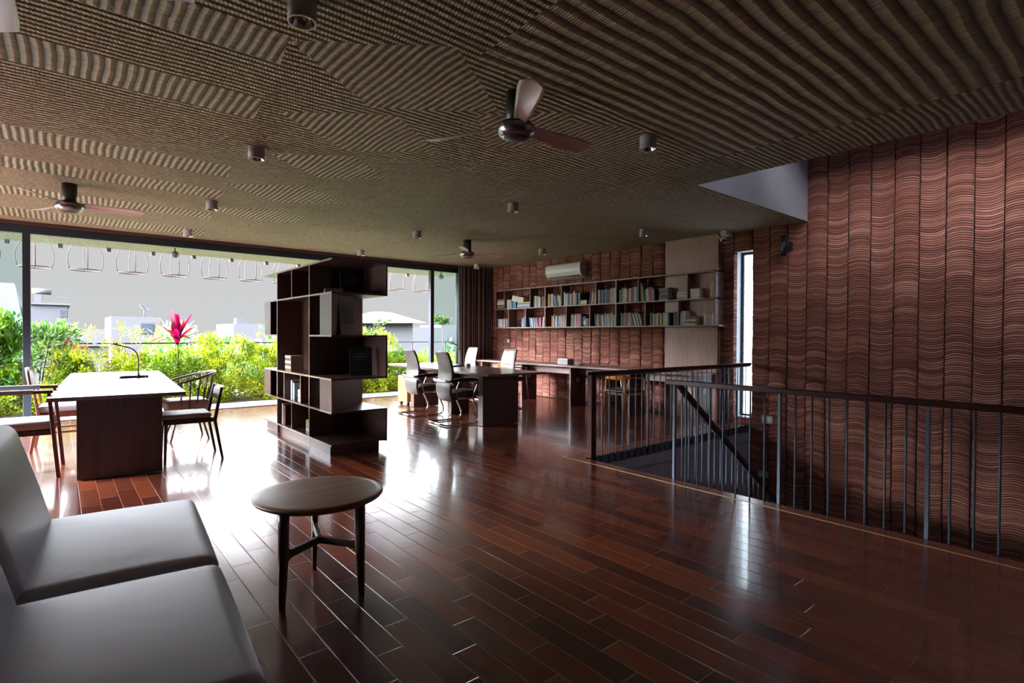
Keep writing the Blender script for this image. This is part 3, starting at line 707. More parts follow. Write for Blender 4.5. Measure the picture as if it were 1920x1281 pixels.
standing(506, 560, ['red', 'teal', 'yellow', 'black', 'white', 'navy', 'blue'], ZL, Lw(3), (.22, .25)); standing(564, 614, ['white', 'cream', 'red', 'cream', 'pale blue', 'teal'], ZL, Lw(3) + ' right', (.22, .25), lean=.05)
standing(645, 720, ['brown', 'brown', 'grey', 'teal', 'yellow', 'crimson', 'pink', 'crimson', 'pale blue', 'blue'], ZL, Lw(4), (.22, .26))
standing(820, 965, ['black', 'green', 'cream', 'brown', 'brown', 'orange', 'white', 'navy', 'white', 'blue', 'pale blue', 'yellow', 'blue', 'white', 'pale blue', 'cream'], ZL, Lw(5), (.21, .25), lean=.07)
standing(1005, 1075, ['green', 'black', 'brown', 'grey', 'black', 'red', 'red', 'cream'], ZL, Lw(6), (.22, .25)); standing(1078, 1160, ['orange', 'blue', 'blue', 'white', 'brown', 'white', 'navy', 'white'], ZL, Lw(6) + ' right', (.2, .25), lean=.28)
standing(1215, 1352, ['green', 'black', 'yellow', 'grey', 'pale green', 'cream', 'green', 'yellow', 'grey', 'pale green', 'white', 'yellow', 'blue'], ZL, Lw(7), (.2, .23))
standing(1385, 1420, ['green', 'black', 'brown', 'brown'], ZL, Lw(7) + ' far right', (.22, .24)); standing(1430, 1468, ['white', 'pale blue', 'white'], ZL, Lw(8), (.22, .24))
stacked(1470, 1545, ['white', 'brown', 'white', 'red', 'blue'], ZL, Lw(8) + ' centre', .03); standing(1602, 1682, ['white', 'white', 'pink', 'white', 'pale blue', 'white', 'white'], ZL, Lw(8) + ' right', (.17, .19))
# loose things among the books
o = B().box(0, .2, -.20, .20, 0, .13).build('paper_box', BM['white'], bevel=.006); o.location = (XS + .02, yat(262), ZU + .135); o.rotation_euler = (.18, 0, 0)
tag(o, 'white box tilted on top of the books, second upper shelf compartment', 'box')
o = xf(B().lathe([(.001, 0), (.07, .01), (.095, .06), (.085, .12), (.04, .16), (.001, .17)], n=20), lambda p: p).build('white_cap', BM['white']); o.location = (XS + .11, yat(752), ZL)
tag(o, 'rounded white cap between the books, fifth lower compartment of the shelf', 'hat')
o = xf(B().add(*(lambda m: (m.v, m.f))(cushion(.14, .16, .22, .01)), True), lambda p: p).build('cloth_bag', BM['maroon']); o.location = (XS + .13, yat(728), ZL)
tag(o, 'maroon cloth bag beside the white cap, lower tier of the wall shelf', 'bag')

# books of the room divider
def rbook(x, y, z, w, h, d, col, label, rz=0, lean=0, flat=False):
    o = book_mesh('book', w, h, d, BM[col]); o.location = (x, y, z)
    if flat: o.rotation_euler = (PI / 2, 0, rz); o.location.z = z + w / 2
    else: o.rotation_euler = (lean, 0, rz)
    tag(o, label, 'book', 'books in the dividing bookcase'); return o
z = .862
for i, c in enumerate(['brown', 'cream', 'brown', 'white', 'brown', 'cream']):
    rbook(2.36, 7.62 + .01 * (i % 2), z, .034, .24, .17, c, '%s book, %s up in the stack on the open middle ledge of the bookcase' % (c, ORD[i]), flat=True); z += .0348
z = .487
for i, c in enumerate(['white', 'grey', 'cream', 'grey', 'white']):
    rbook(2.38, 7.17, z, .03, .2, .2, c, '%s book lying %s from bottom in the low middle cell of the bookcase' % (c, ORD[i]), flat=True); z += .0308
for i, c in enumerate(['white', 'navy', 'grey', 'pale blue']):
    rbook(2.36, 7.37 - i * .036, .487, .032, .26 - .01 * i, .2, c, 'upright %s book, %s from left in the low middle cell of the bookcase' % (c, ORD[i]))
for i, c in enumerate(['white', 'brown', 'maroon']):
    rbook(2.36, 7.74 - i * .05, .122, .045, .28 - .01 * i, .2, c, 'upright %s book, %s from left in the bottom cell of the bookcase' % (c, ORD[i]))
z = .122
for i, c in enumerate(['blue', 'white', 'pale blue', 'cream', 'yellow']):
    rbook(2.36, 6.82, z, .034, .15, .17, c, '%s book, %s up in the bottom right stack of the bookcase' % (c, ORD[i]), flat=True); z += .0348
z = 1.837
for i, c in enumerate(['teal', 'pale blue', 'navy']):
    rbook(2.46, 6.5, z, .02, .26, .2, c, 'thin %s book lying %s from bottom on the topmost corner shelf' % (c, ORD[i]), rz=-.3, flat=True); z += .0208
def display_book(name, x, y, z, rz, w, h, label, rows, lean=.12, cov=None):
    """book standing with its cover to the room; rows = (z, half width, height, material) marks on the cover"""
    t = thing(name, label, 'book', (x, y, z), rz, 'books in the dividing bookcase')
    cov = cov or M['darkbook']
    c, s_ = math.cos(lean), math.sin(lean)
    f = lambda p: Vector((p.x, p.y * c + p.z * s_, p.z * c - p.y * s_ + .001 + .03 * abs(s_)))
    xf(B().box(-w / 2, w / 2, 0, .003, 0, h).box(-w / 2, w / 2, .025, .028, 0, h).box(-w / 2, -w / 2 + .003, .003, .025, 0, h), f).build('cover', cov, t)
    xf(B().box(-w / 2 + .003, w / 2 - .004, .003, .025, .004, h - .004), f).build('pages', M['paper'], t)
    for zz, x0, x1, hh, m in rows:
        xf(B().box(x0, x1, -.0006, 0, zz, zz + hh), f).build('cover_print', m, t)
pr = mat('cover_lettering', srgb(120, 122, 110), .6)
def letters(z, x0, n, w, h, gap):
    return [(z, x0 + i * (w + gap), x0 + i * (w + gap) + w * (.75 + .25 * ((i * 7) % 3) / 2), h, pr) for i in range(n)]
display_book('book', 2.79, 6.16, .862, -.25, .26, .34, 'dark blue book with pale lettering facing out on the middle corner shelf', letters(.25, -.08, 5, .022, .018, .01) + letters(.215, -.1, 6, .024, .02, .008) + letters(.18, -.07, 4, .026, .018, .01) + letters(.06, -.08, 6, .018, .01, .012))
display_book('book', 2.88, 6.42, .862, -.1, .2, .25, 'small dark book with a red and grey picture behind the larger facing book', letters(.2, -.06, 3, .03, .014, .012) + [(.1, -.03, .03, .06, BM['maroon'])], cov=BM['black'])
display_book('book', 2.79, 6.42, 1.837, -.1, .28, .3, 'dark book with square pale lettering facing out on the topmost corner shelf', letters(.2, -.06, 4, .024, .034, .01) + letters(.15, -.06, 4, .024, .034, .01), cov=BM['black'])
display_book('atlas', 2.63, 6.16, 1.352, .78, .44, .40, 'large blue atlas leaning on the slanted panel of the bookcase', [(.05, -.18, .1, .05, BM['brown']), (.12, -.2, .18, .2, BM['navy']), (.1, -.05, .15, .02, BM['teal'])], lean=.08)

# ------------------------------------------------------------------ tables and desks
RZ = math.radians(-3.4)
def long_table(name, label, loc, W, L, legs, apron, top):
    t = thing(name, label, 'table', loc, RZ)
    B().box(0, W, 0, L, .745, .78).build('tabletop', M['desk_top'], t, bevel=.002)
    for (a, b_, y, d) in legs: B().box(a, b_, y, y + d, 0.008, .745).build('leg', M['walnut'], t, bevel=.002)
    for a in apron: B().box(*a).build('apron', M['walnut_y'], t)
    return t
long_table('reading_table', 'long reading table with glaring pale top on slab legs, beside the armchairs', (-.085, 6.29, 0), 1.06, 3.75,
           [(.205, .865, .06, .15), (.205, .865, 1.8, .15), (.205, .865, 3.5, .15)], [(.5, .56, .21, 1.8, .5, .745), (.5, .56, 1.95, 3.5, .5, .745)], None)
mt = long_table('meeting_table', 'long dark meeting table on slab legs between the high-backed office chairs', (4.815, 6.30, 0), 1.09, 3.55,
           [(-.015, .64, .12, .13), (.17, .52, 1.36, .13), (.1, .62, 2.62, .13)], [(.32, .42, .25, 2.62, .6, .745)], None)
for x, y, z in ((.42, 1.352, .5), (.42, 2.612, .5)):
    B().box(x - .06, x + .06, y - .006, y, z - .05, z + .05).build('socket_plate', M['plate'], mt)
def wall_desk():
    t = thing('wall_desk', 'long built-in desk running along the red tile wall below the bookshelf', 'desk', (7.5, 4.55, 0))
    B().box(0, .68, 0, 6.1, .745, .78).build('desktop', M['shelfwood'], t, bevel=.002)
    B().box(.22, .24, .06, 6.05, .6, .745).build('apron', M['shelfwood'], t)
    for y in (.0, 1.28, 2.68, 4.1, 5.5):
        g = B().box(.0, .02, y, y + .04, 0, .745).box(.02, .42, y, y + .04, 0, .745).build('leg', M['walnut'], t)
        B().box(.15, .24, y - .005, y - .0005, .46, .55).build('socket_plate', M['plate'], g)
wall_desk()
t = thing('pedestal_cabinet', 'small orange-brown drawer unit on castors under the far end of the meeting table', 'cabinet', (5.33, 9.35, 0), RZ)
B().box(-.25, .2, -.2, .2, .07, .56).build('body', M['oak'], t, bevel=.004)
for x in (-.2, .15):
    for y in (-.15, .15): B().tube([(x, y - .012, .03), (x, y + .012, .03)], .03, 14).box(x - .012, x + .012, y - .012, y + .012, .03, .075).build('castor', M['black'], t)

def round_table():
    cx, cy = 1.07, 2.88
    t = thing('side_table', 'small round wooden side table with three legs, in front of the grey sofa', 'table', (cx, cy, 0))
    B().lathe([(.272, .476), (.297, .483), (.322, .496), (.330, .506), (.330, .512), (.325, .517), (.29, .52), (.001, .52)], n=72).build('tabletop', M['tabletop'], t)
    angs = [(math.radians(207), .262), (math.radians(303), .262), (math.radians(76), .262)]
    zst = .262
    for a, r in angs:
        d = Vector((math.cos(a), math.sin(a), 0)); q = d.cross(Vector((0, 0, 1)))
        rr = [(.0, .014, .012), (.08, .0175, .014), (.2, .0225, .0165), (.3, .0255, .018), (.4, .0265, .018), (.488, .027, .018)]
        m = B(); vs = []; n = 12
        for z, hw, hd in rr:
            base = d * (r - .012 * (1 - z / .48) * 0 - .004)
            for k in range(n):
                c, s = math.cos(2 * PI * k / n), math.sin(2 * PI * k / n); ex = .55
                u = math.copysign(abs(c) ** ex, c) * hd; v = math.copysign(abs(s) ** ex, s) * hw
                vs.append(base + d * v * (1.0) - d * (hw - .0135) * .9 + q * u + Vector((0, 0, z)))
        fs = [(i * n + k, i * n + (k + 1) % n, (i + 1) * n + (k + 1) % n, (i + 1) * n + k) for i in range(len(rr) - 1) for k in range(n)] + [tuple(range(n))[::-1], tuple((len(rr) - 1) * n + k for k in range(n))]
        m.add(vs, fs, True).build('leg', M['tableleg'], t)
        # stretcher arm flaring into the leg
        m = B(); vs = []; n = 8
        for k, (f, hh) in enumerate([(.0, .019), (.5, .019), (.8, .02), (.88, .024), (.93, .034), (.965, .05)]):
            p = d * (r - .02) * f + Vector((0, 0, zst)); w = .012
            vs += [p + q * w + Vector((0, 0, hh)), p - q * w + Vector((0, 0, hh)), p - q * w - Vector((0, 0, hh)), p + q * w - Vector((0, 0, hh))]
        fs = [(i * 4 + k, i * 4 + (k + 1) % 4, (i + 1) * 4 + (k + 1) % 4, (i + 1) * 4 + k) for i in range(5) for k in range(4)] + [(3, 2, 1, 0), (20, 21, 22, 23)]
        m.add(vs, fs).build('stretcher', M['tableleg'], t, bevel=.003)
round_table()

# ------------------------------------------------------------------ sofa
def sofa():
    t = thing('sofa', 'grey leather sofa with loose seat and back cushions in the near left corner', 'sofa', (-.19, 1.60, 0), math.radians(-4.5))
    for y0, y1 in ((-.02, .935), (.955, 1.99)):
        w = y1 - y0; c = cushion(.68, w, .17, .022, edge=.045)
        xf(c, lambda p: Vector((p.x + .29, p.y + (y0 + y1) / 2, p.z + .25 + .008))).build('seat_cushion', M['sofa'], t)
        c = cushion(.16, w - .01, .56, .0, edge=.05)
        def tf(p, y0=y0, y1=y1, w=w):
            z = p.z; yy = p.y / (w / 2)
            bulge = .03 * (1 - yy * yy) * math.sin(min(1, max(0, z / .56)) * PI) * (1 if p.x > 0 else .4)
            taper = -.16 * (z / .56) ** 2 * 0
            x = p.x * (1 - .25 * z / .56) + bulge; a = .24
            return Vector((-.075 + x * math.cos(a) - z * math.sin(a) * 1.0 + .02, p.y + (y0 + y1) / 2, .37 + z * math.cos(a) + x * math.sin(a) * .3))
        bc = xf(c, tf).build('back_cushion', M['sofa'], t)
        # stitched piping along the side seams
        for e in (-1, 1):
            pts = []
            for k in range(15):
                z = .03 + .5 * k / 14; pts.append(tf(Vector((.055, e * (w / 2 - .018), z))) + Vector((.006, e * .012, 0)))
            B().tube(pts, .0035, 6).build('piping', M['sofa'], bc)
    B().box(-.28, .60, -.04, 2.0, .10, .245).build('base', M['sofa'], t, bevel=.02)
    B().obox((-.33, .98, .45), (.08, 2.04, .72), ry=-.2).build('back_frame', M['sofa'], t, bevel=.02)
    for x in (-.22, .53):
        for y in (.06, 1.9): B().box(x - .025, x + .025, y - .025, y + .025, 0, .10).build('leg', M['chairwood'], t)
sofa()

# ------------------------------------------------------------------ chairs (front = +x)
def exec_chair(label):
    t = thing('office_chair', label, 'chair', (0, 0, 0), 0, 'high-backed office chairs round the meeting table')
    prof = [(-.205, .35, .36), (-.235, .40, .42), (-.262, .48, .46), (-.262, .58, .475), (-.236, .68, .47), (-.222, .78, .46), (-.235, .88, .45), (-.262, .98, .43), (-.29, 1.06, .41), (-.302, 1.095, .37)]
    def pf(v):
        s = v * (len(prof) - 1); i = min(int(s), len(prof) - 2); f = s - i
        return [prof[i][k] * (1 - f) + prof[i + 1][k] * f for k in range(3)]
    def sheet(u, v, off=0):
        x, z, w = pf(v); uu = 2 * u - 1; return (x + off + .03 * uu * uu, uu * w / 2, z)
    B().grid(lambda u, v: sheet(u, v), 12, 27, thick=-.018).build('back_shell', M['taupe'], t)
    def pad(u, v):
        x, z, w = pf(.03 + v * .945); uu = 2 * u - 1; e = (1 - abs(uu) ** 6) * (1 - abs(2 * v - 1) ** 14)
        rib = .007 * abs(math.sin(uu * PI * 2.5)) if .28 < v < .55 else 0
        crease = -.018 * math.exp(-((v - .58) / .012) ** 2) * (1 if abs(uu) < .6 else .3)
        return (x + .012 + .03 * uu * uu + e * (.035 + rib + crease), uu * (w / 2 - .008), z)
    B().grid(pad, 22, 60).build('back_pad', M['beige'], t)
    c = cushion(.47, .47, .09, .02, edge=.03); xf(c, lambda p: Vector((p.x + .03, p.y, p.z + .405 + .012 * (p.x / .2)))).build('seat', M['taupe'], t)
    B().obox((.02, 0, .395), (.42, .44, .03)).build('seat_base', M['blackleather'], t, bevel=.01)
    B().tube([(-.26, -.26, .66), (-.285, -.2, .665), (-.29, 0, .665), (-.285, .2, .665), (-.26, .26, .66)], .012, 8, sy=1.4).build('back_band', M['chrome'], t)
    for s in (-1, 1):
        y = s * .265
        B().tube([(-.26, y, .66), (-.2, y, .6), (-.16, y, .5), (-.12, y, .40)], .009, 8).build('arm_strut', M['chrome'], t)
        B().tube([(-.27, y, .665), (-.12, y, .685), (.1, y, .685), (.2, y, .672), (.235, y, .65)], [.014, .018, .018, .017, .012], 10, sy=1.5).build('armrest', M['black'], t)
        B().tube([(.23, y, .655), (.2, y, .58), (.14, y, .44), (.12, y, .40), (.15, y, .33), (.22, y, .19), (.245, y, .12), (.235, y, .06), (.2, y, .025), (.14, y, .016), (-.28, y, .016), (-.33, y * .98, .016)], .0135, 10).build('leg', M['chrome'], t)
        B().tube([(-.12, y, .405), (.12, y, .40)], .01, 8).build('side_rail', M['chrome'], t)
    B().tube([(-.33, -.275, .016), (-.33, .275, .016)], .0135, 10).build('base_bar', M['chrome'], t)
    B().tube([(.12, -.265, .385), (.12, .265, .385)], .01, 8).build('front_bar', M['chrome'], t)
    return t
G = 'high-backed office chairs round the meeting table'
ec = exec_chair('office chair seen from behind, nearer of the two left of the meeting table'); ec.location = (4.72, 6.98, 0); ec.rotation_euler = (0, 0, -.06)
dup(ec, (4.80, 8.12, 0), -.04, 'office chair seen from behind, farther of the two left of the meeting table', G)
dup(ec, (6.26, 7.86, 0), PI - .08, 'cream office chair facing us across the meeting table, nearer the red wall', G)
dup(ec, (6.36, 9.20, 0), PI - .12, 'cream office chair facing us across the meeting table, in front of the curtain', G)

def elbow_chair(label, w):
    t = thing('elbow_chair', label, 'chair', (0, 0, 0), 0, 'wooden elbow chairs at the wall desk')
    c = cushion(.44, .46, .045, .012, edge=.02); xf(c, lambda p: Vector((p.x, p.y * (1 - .1 * (p.x < 0)), p.z + .465))).build('seat', M['blackleather'], t)
    B().box(-.2, .2, -.21, .21, .42, .462).build('seat_frame', w, t, bevel=.01)
    for s in (-1, 1):
        B().tube([(.26, s * .25, 0), (.215, s * .235, .44), (.19, s * .245, .68)], [.011, .018, .013], 10).build('leg', w, t)
        B().tube([(-.27, s * .22, 0), (-.2, s * .2, .44), (-.215, s * .19, .70)], [.011, .018, .013], 10).build('leg', w, t)
        B().tube([(.21, s * .25, .69), (.1, s * .265, .69), (-.05, s * .262, .70), (-.15, s * .235, .715)], [.014, .02, .018, .016], 10, sy=.6).build('armrest', w, t)
    def bk(u, v):
        a = math.radians(-62 + 124 * u); R = .262; x = -R * math.cos(a) - .0; y = R * math.sin(a); e = 1 - abs(2 * u - 1) ** 3
        return (x - .02 * v, y, .69 - .02 * e + v * (.035 + .075 * e))
    B().grid(bk, 24, 4, thick=.016).build('backrest', M['orange'] if w == M['oak'] else M['orange'], t)
    return t
el = elbow_chair('pale wooden elbow chair with orange back and black seat behind the far railing', M['oak']); el.location = (6.93, 5.5, 0); el.rotation_euler = (0, 0, -.06)
el2 = elbow_chair('reddish wooden elbow chair at the wall desk behind the cream office chair', M['redwood']); el2.location = (7.18, 8.60, 0); el2.rotation_euler = (0, 0, -.03)

def low_chair():
    t = thing('dining_chair', 'low-backed dark wooden chair with grey seat, nearest at the right of the reading table', 'chair', (1.07, 6.80, 0), PI - .05)
    w = M['chairwood']
    c = cushion(.46, .44, .05, .01, edge=.018); xf(c, lambda p: Vector((p.x + .02, p.y, p.z + .455))).build('seat', M['seatgrey'], t)
    B().box(-.23, .24, -.22, .22, .405, .455).build('seat_frame', w, t, bevel=.004)
    for s in (-1, 1):
        y = s * .245
        B().beam((-.31, y, 0), (-.235, y, .42), .026, .03, .032, .045).beam((-.235, y, .42), (-.30, y, .78), .032, .045, .026, .034).build('leg', w, t, bevel=.004)
        B().beam((.22, y - s * .02, 0), (.21, y - s * .02, .41), .026, .026, .034, .036).build('leg', w, t, bevel=.004)
    def bk(u, v):
        yy = (2 * u - 1) * .245; return (-.262 - .035 * (1 - (2 * u - 1) ** 2) - .036 * v, yy, .63 + .15 * v)
    B().grid(bk, 14, 3, thick=.02).build('backrest', w, t)
low_chair()
def spindle_chair():
    t = thing('spindle_chair', 'dark barrel chair with slanting spindles and curved top rail at the reading table', 'chair', (1.28, 8.1, 0), PI)
    w = M['chairwood']
    c = cushion(.5, .5, .11, .02, edge=.04); xf(c, lambda p: Vector((p.x + .02, p.y, p.z + .40))).build('seat', M['seatgrey'], t)
    B().lathe([(.2, .35), (.25, .36), (.26, .40)], n=32).build('seat_frame', w, t)
    pts = []
    for k in range(25):
        a = math.radians(62 + 236 * k / 24); e = abs(2 * k / 24 - 1)
        pts.append((.33 * math.cos(a) + .02, .33 * math.sin(a), .86 - .14 * e ** 1.6))
    B().tube(pts, [.016 + .01 * (1 - abs(2 * k / 24 - 1)) for k in range(25)], 10, sy=.7).build('top_rail', w, t)
    for k in range(1, 24, 2):
        a = math.radians(62 + 236 * k / 24)
        B().tube([(.235 * math.cos(a) + .02, .235 * math.sin(a), .38), tuple(Vector(pts[k]))], .009, 8).build('spindle', w, t)
    for a in (45, 135, 225, 315):
        a = math.radians(a); B().tube([(.3 * math.cos(a), .3 * math.sin(a), 0), (.17 * math.cos(a), .17 * math.sin(a), .37)], [.011, .018], 8).build('leg', w, t)
spindle_chair()
def arm_chair():
    t = thing('armchair', 'wooden armchair with padded straight arms, pulled out left of the reading table', 'chair', (-.30, 6.97, 0), -.06)
    w = M['redwood']
    c = cushion(.54, .54, .075, .01, edge=.02); xf(c, lambda p: Vector((p.x + .0, p.y, p.z + .45))).build('seat', M['seatgrey'], t)
    B().box(-.27, .27, -.27, .27, .40, .45).build('seat_frame', M['chairwood'], t, bevel=.004)
    for s in (-1, 1):
        y = s * .31
        B().beam((.315, y, 0), (.25, y, .80), .034, .038, .03, .036).build('leg', w, t, bevel=.005)
        B().beam((-.36, y, 0), (-.27, y, .45), .034, .036).beam((-.27, y, .45), (-.36, y, .95), .034, .036, .026, .03).build('leg', w, t, bevel=.005)
        a = B().box(-.34, .28, y - .028, y + .028, .795, .825).build('armrest', w, t, bevel=.006)
        B().box(-.26, .14, y - .032, y + .032, .793, .832).build('arm_pad', M['sofa'], a, bevel=.006)
    B().obox((-.33, 0, .78), (.05, .58, .28), ry=-.2).build('backrest', M['seatgrey'], t, bevel=.02)
arm_chair()
def pad_chair():
    t = thing('padded_chair', 'dark wooden chair with rounded pale back pad, far left of the reading table', 'chair', (.06, 8.33, 0), -.06)
    w = M['redwood']
    c = cushion(.46, .46, .07, .01, edge=.02); xf(c, lambda p: Vector((p.x, p.y, p.z + .45))).build('seat', M['seatgrey'], t)
    B().box(-.22, .23, -.22, .22, .39, .45).build('seat_frame', w, t, bevel=.004)
    for s in (-1, 1):
        y = s * .235
        B().beam((-.29, y, 0), (-.22, y, .43), .03, .032).beam((-.22, y, .43), (-.27, y * .9, .75), .03, .03, .022, .024).build('leg', w, t, bevel=.004)
        B().beam((.24, y, 0), (.21, y, .41), .026, .026, .034, .034).build('leg', w, t, bevel=.004)
        B().beam((-.25, y, .22), (.22, y, .22), .016, .024).build('side_rail', w, t)
    def pd(off):
        def f(u, v):
            uu, vv = 2 * u - 1, 2 * v - 1; r = math.sqrt(max(0, 1 - abs(vv) ** 2.6)); return (-.262 - .05 * v - .03 * (1 - uu * uu) + off * (1 - uu * uu) * (1 - vv * vv), uu * .235 * max(.25, r), .66 + .29 * v)
        return f
    B().grid(pd(0), 14, 14, thick=.018).build('backrest', w, t)
    B().grid(lambda u, v: tuple(Vector(pd(.035)(u, v)) + Vector((.004, 0, 0))), 14, 14).build('back_pad', M['seatgrey'], t)
pad_chair()

# ------------------------------------------------------------------ desk lamps and small things on the tables
def desk_lamp(loc, rz, label, m, curved=True):
    t = thing('desk_lamp', label, 'lamp', loc, rz)
    if curved:
        pts = [(.15 * math.sin(a) - .02, .05 * math.cos(a) - .03, .012) for a in [math.radians(-80 + 160 * k / 12) for k in range(13)]]
        B().tube(pts, .02, 8, sy=.8).build('base', m, t)
    else: B().lathe([(.085, 0.001), (.09, .008), (.08, .018), (.02, .022)], n=28).build('base', m, t)
    B().tube([(.03, 0, .012), (.032, 0, .06)], [.016, .012], 10).tube([(.03, 0, .03), (.03, 0, .16), (.028, 0, .25), (.015, 0, .315), (-.02, 0, .365), (-.06, 0, .385)], .0085, 8).build('neck', m, t)
    B().obox((-.15, 0, .415), (.2, .04, .016), ry=.28).build('lamp_head', m, t, bevel=.004)
    return t
desk_lamp((.77, 8.55, .781), 0.05, 'black gooseneck desk lamp standing on the bright reading table', M['black'])
desk_lamp((5.60, 8.22, .781), .35, 'grey gooseneck desk lamp standing on the dark meeting table', M['greyplastic'])
desk_lamp((7.86, 7.33, .781), -1.2, 'slim silver desk lamp standing on the wall desk', M['lampgrey'], False)
o = B().lathe([(.04, .001), (.05, .01), (.052, .055), (.048, .055), (.046, .012), (.001, .01)], n=24, caps=False).build('glass_cup', mat('pale_glassware', srgb(150, 176, 176), .1, coat=.5)); o.location = (5.72, 8.10, .78)
tag(o, 'pale grey-green cup beside the lamp on the meeting table', 'cup')
o = B().box(-.15, .15, -.1, .1, .001, .02).build('notebook', mat('pale_green_cover', srgb(150, 168, 158), .5), bevel=.003); o.location = (5.42, 8.30, .78); o.rotation_euler = (0, 0, .2)
tag(o, 'pale green notebook lying under the lamp on the meeting table', 'notebook')
t = thing('card_box', 'small grey box of papers on the wall desk beside the silver lamp', 'box', (7.80, 7.66, .781), 0)
B().box(-.09, .09, -.14, .14, 0, .006).box(-.09, -.085, -.14, .14, .006, .1).box(.085, .09, -.14, .14, .006, .1).box(-.085, .085, -.14, -.135, .006, .1).box(-.085, .085, .135, .14, .006, .1).build('tray', M['greyplastic'], t)
B().box(-.08, .08, -.13, .13, .008, .108).build('papers', M['white'], t)

# ------------------------------------------------------------------ fixtures
def ceiling_fan(loc, a0, label, first=None):
    if first: return dup(first, loc, a0, label, 'three-bladed ceiling fans')
    t = thing('ceiling_fan', label, 'fan', loc, a0, 'three-bladed ceiling fans')
    B().lathe([(.07, 0), (.07, -.235)], n=32).build('canopy', M['fandark'], t)
    B().lathe([(.06, -.20), (.105, -.205), (.118, -.222), (.125, -.236)], n=40).build('motor_cover', M['fandark'], t)
    B().lathe([(.118, -.225), (.13, -.232), (.132, -.245), (.122, -.275), (.098, -.298), (.084, -.303)], n=44).build('motor_housing', M['fanmetal'], t)
    B().lathe([(.084, -.300), (.078, -.309), (.05, -.318), (.001, -.321)], n=36, caps=False).build('hub_cap', M['fandark'], t)
    for k in range(3):
        a = 2 * PI * k / 3
        def bl(u, v):
            s = .10 + .60 * u; w = .085 + .075 * min(1, u * 1.35); w *= max(.0, 1 - max(0, (u - .93) / .07) ** 2.5) ** .5 if u > .93 else 1
            w = max(w, .07); y = (v - .5) * w; pit = .42 - .2 * u
            z = -.222 - y * math.sin(pit) * 1.0 + .008 * math.sin(v * PI) - .012 * u
            y = y * math.cos(pit) + .01
            x = s - .03 * (abs(v - .5) * 2) ** 2.5 * max(0, u - .8) / .2
            return (x * math.cos(a) - y * math.sin(a), x * math.sin(a) + y * math.cos(a), z)
        B().grid(bl, 44, 8, thick=.006).build('blade', M['fanwhite'], t)
    return t
f1 = ceiling_fan((2.39, 2.83, 3.0), math.radians(-3), 'grey ceiling fan in the middle of the ceiling, nearest whole fan')
ceiling_fan((.10, 7.75, 3.0), math.radians(-3), 'ceiling fan above the reading table on the left', f1)
ceiling_fan((5.45, 7.75, 3.0), math.radians(-12), 'ceiling fan above the meeting table by the air conditioner', f1)
ceiling_fan((-.17, 2.83, 3.0), math.radians(93), 'ceiling fan at the upper left edge with only a blade tip showing', f1)

def downlight():
    t = thing('ceiling_spotlight', 'x', 'light', (0, 0, 0), 0, 'round surface-mounted ceiling spotlights')
    B().lathe([(.068, 0), (.068, -.10), (.064, -.10), (.06, -.094)], n=36, caps=False).build('housing', M['plate'], t)
    B().lathe([(.070, -.098), (.070, -.104), (.060, -.104), (.060, -.098)], n=36, caps=False).build('trim_ring', M['white'], t)
    B().lathe([(.060, -.100), (.05, -.075), (.032, -.055), (.001, -.05)], n=36, caps=False).build('reflector', M['chrome'], t)
    return t
dl = None
DL = [((.93, 2.74), 'largest round spotlight at the top of the picture beside the near fan blade'), ((1.347, 5.138), 'round ceiling spotlight left of the middle, second in its row from us'),
      ((1.474, 7.587), 'round ceiling spotlight between the left fan and the bookcase'), ((1.59, 9.936), 'small round spotlight by the window frame above the reading table'),
      ((3.739, 2.74), 'round ceiling spotlight with pinkish lens right of the middle fan'), ((4.363, 5.217), 'round ceiling spotlight in the centre, between the middle fan and the bookshelf'),
      ((4.397, 7.641), 'small round spotlight left of the fan over the meeting table'), ((6.939, 5.151), 'round ceiling spotlight in front of the wood panel near the security camera'),
      ((7.081, 7.589), 'small round spotlight above the air conditioner'), ((4.541, 10.046), 'small round spotlight just above the dividing bookcase'), ((7.463, 10.225), 'small round spotlight above the curtain')]
for p, lb in DL:
    if dl is None: dl = downlight(); dl['label'] = lb; dl.location = (p[0], p[1], 3.0)
    else: dup(dl, (p[0], p[1], 3.0), 0, lb, 'round surface-mounted ceiling spotlights')

t = thing('air_conditioner', 'white wall-mounted air conditioner above the bookshelf', 'air conditioner', (8.2, 7.97, 2.54))
pr_ = [(0, 0), (-.10, .005), (-.17, .05), (-.205, .12), (-.21, .26), (-.19, .29), (-.15, .305), (0, .305)]
m = B(); n = len(pr_); m.add([(x, -.5, z) for x, z in pr_] + [(x, .5, z) for x, z in pr_], [tuple(range(n))[::-1], tuple(range(n, 2 * n))] + [(i, (i + 1) % n, n + (i + 1) % n, n + i) for i in range(n)])
m.build('body', M['white'], t, bevel=.008)
B().obox((-.145, 0, .033), (.012, .9, .045), ry=-.86).build('louvre', M['greyplastic'], t)
B().box(-.2125, -.2115, -.47, .47, .1, .104).build('panel_seam', M['greyplastic'], t)

def curtain():
    pts = []; n = 200
    m = B(); vs = []; fs = []
    for i in range(n + 1):
        u = i / n; x = 7.22 + .94 * u; y = 10.58 + .045 * math.sin(u * 2 * PI * 15) + .012 * math.sin(u * 41)
        vs += [(x + .012 * math.cos(u * 2 * PI * 15), y, .015), (x, y, 2.97)]
        if i: fs.append((2 * i - 2, 2 * i, 2 * i + 1, 2 * i - 1))
    o = m.add(vs, fs, True).build('curtain', M['curtain']); s = o.modifiers.new('thickness', 'SOLIDIFY'); s.thickness = .004
    tag(o, 'dark striped floor-length curtain drawn to the corner beside the window', 'curtain')
curtain()

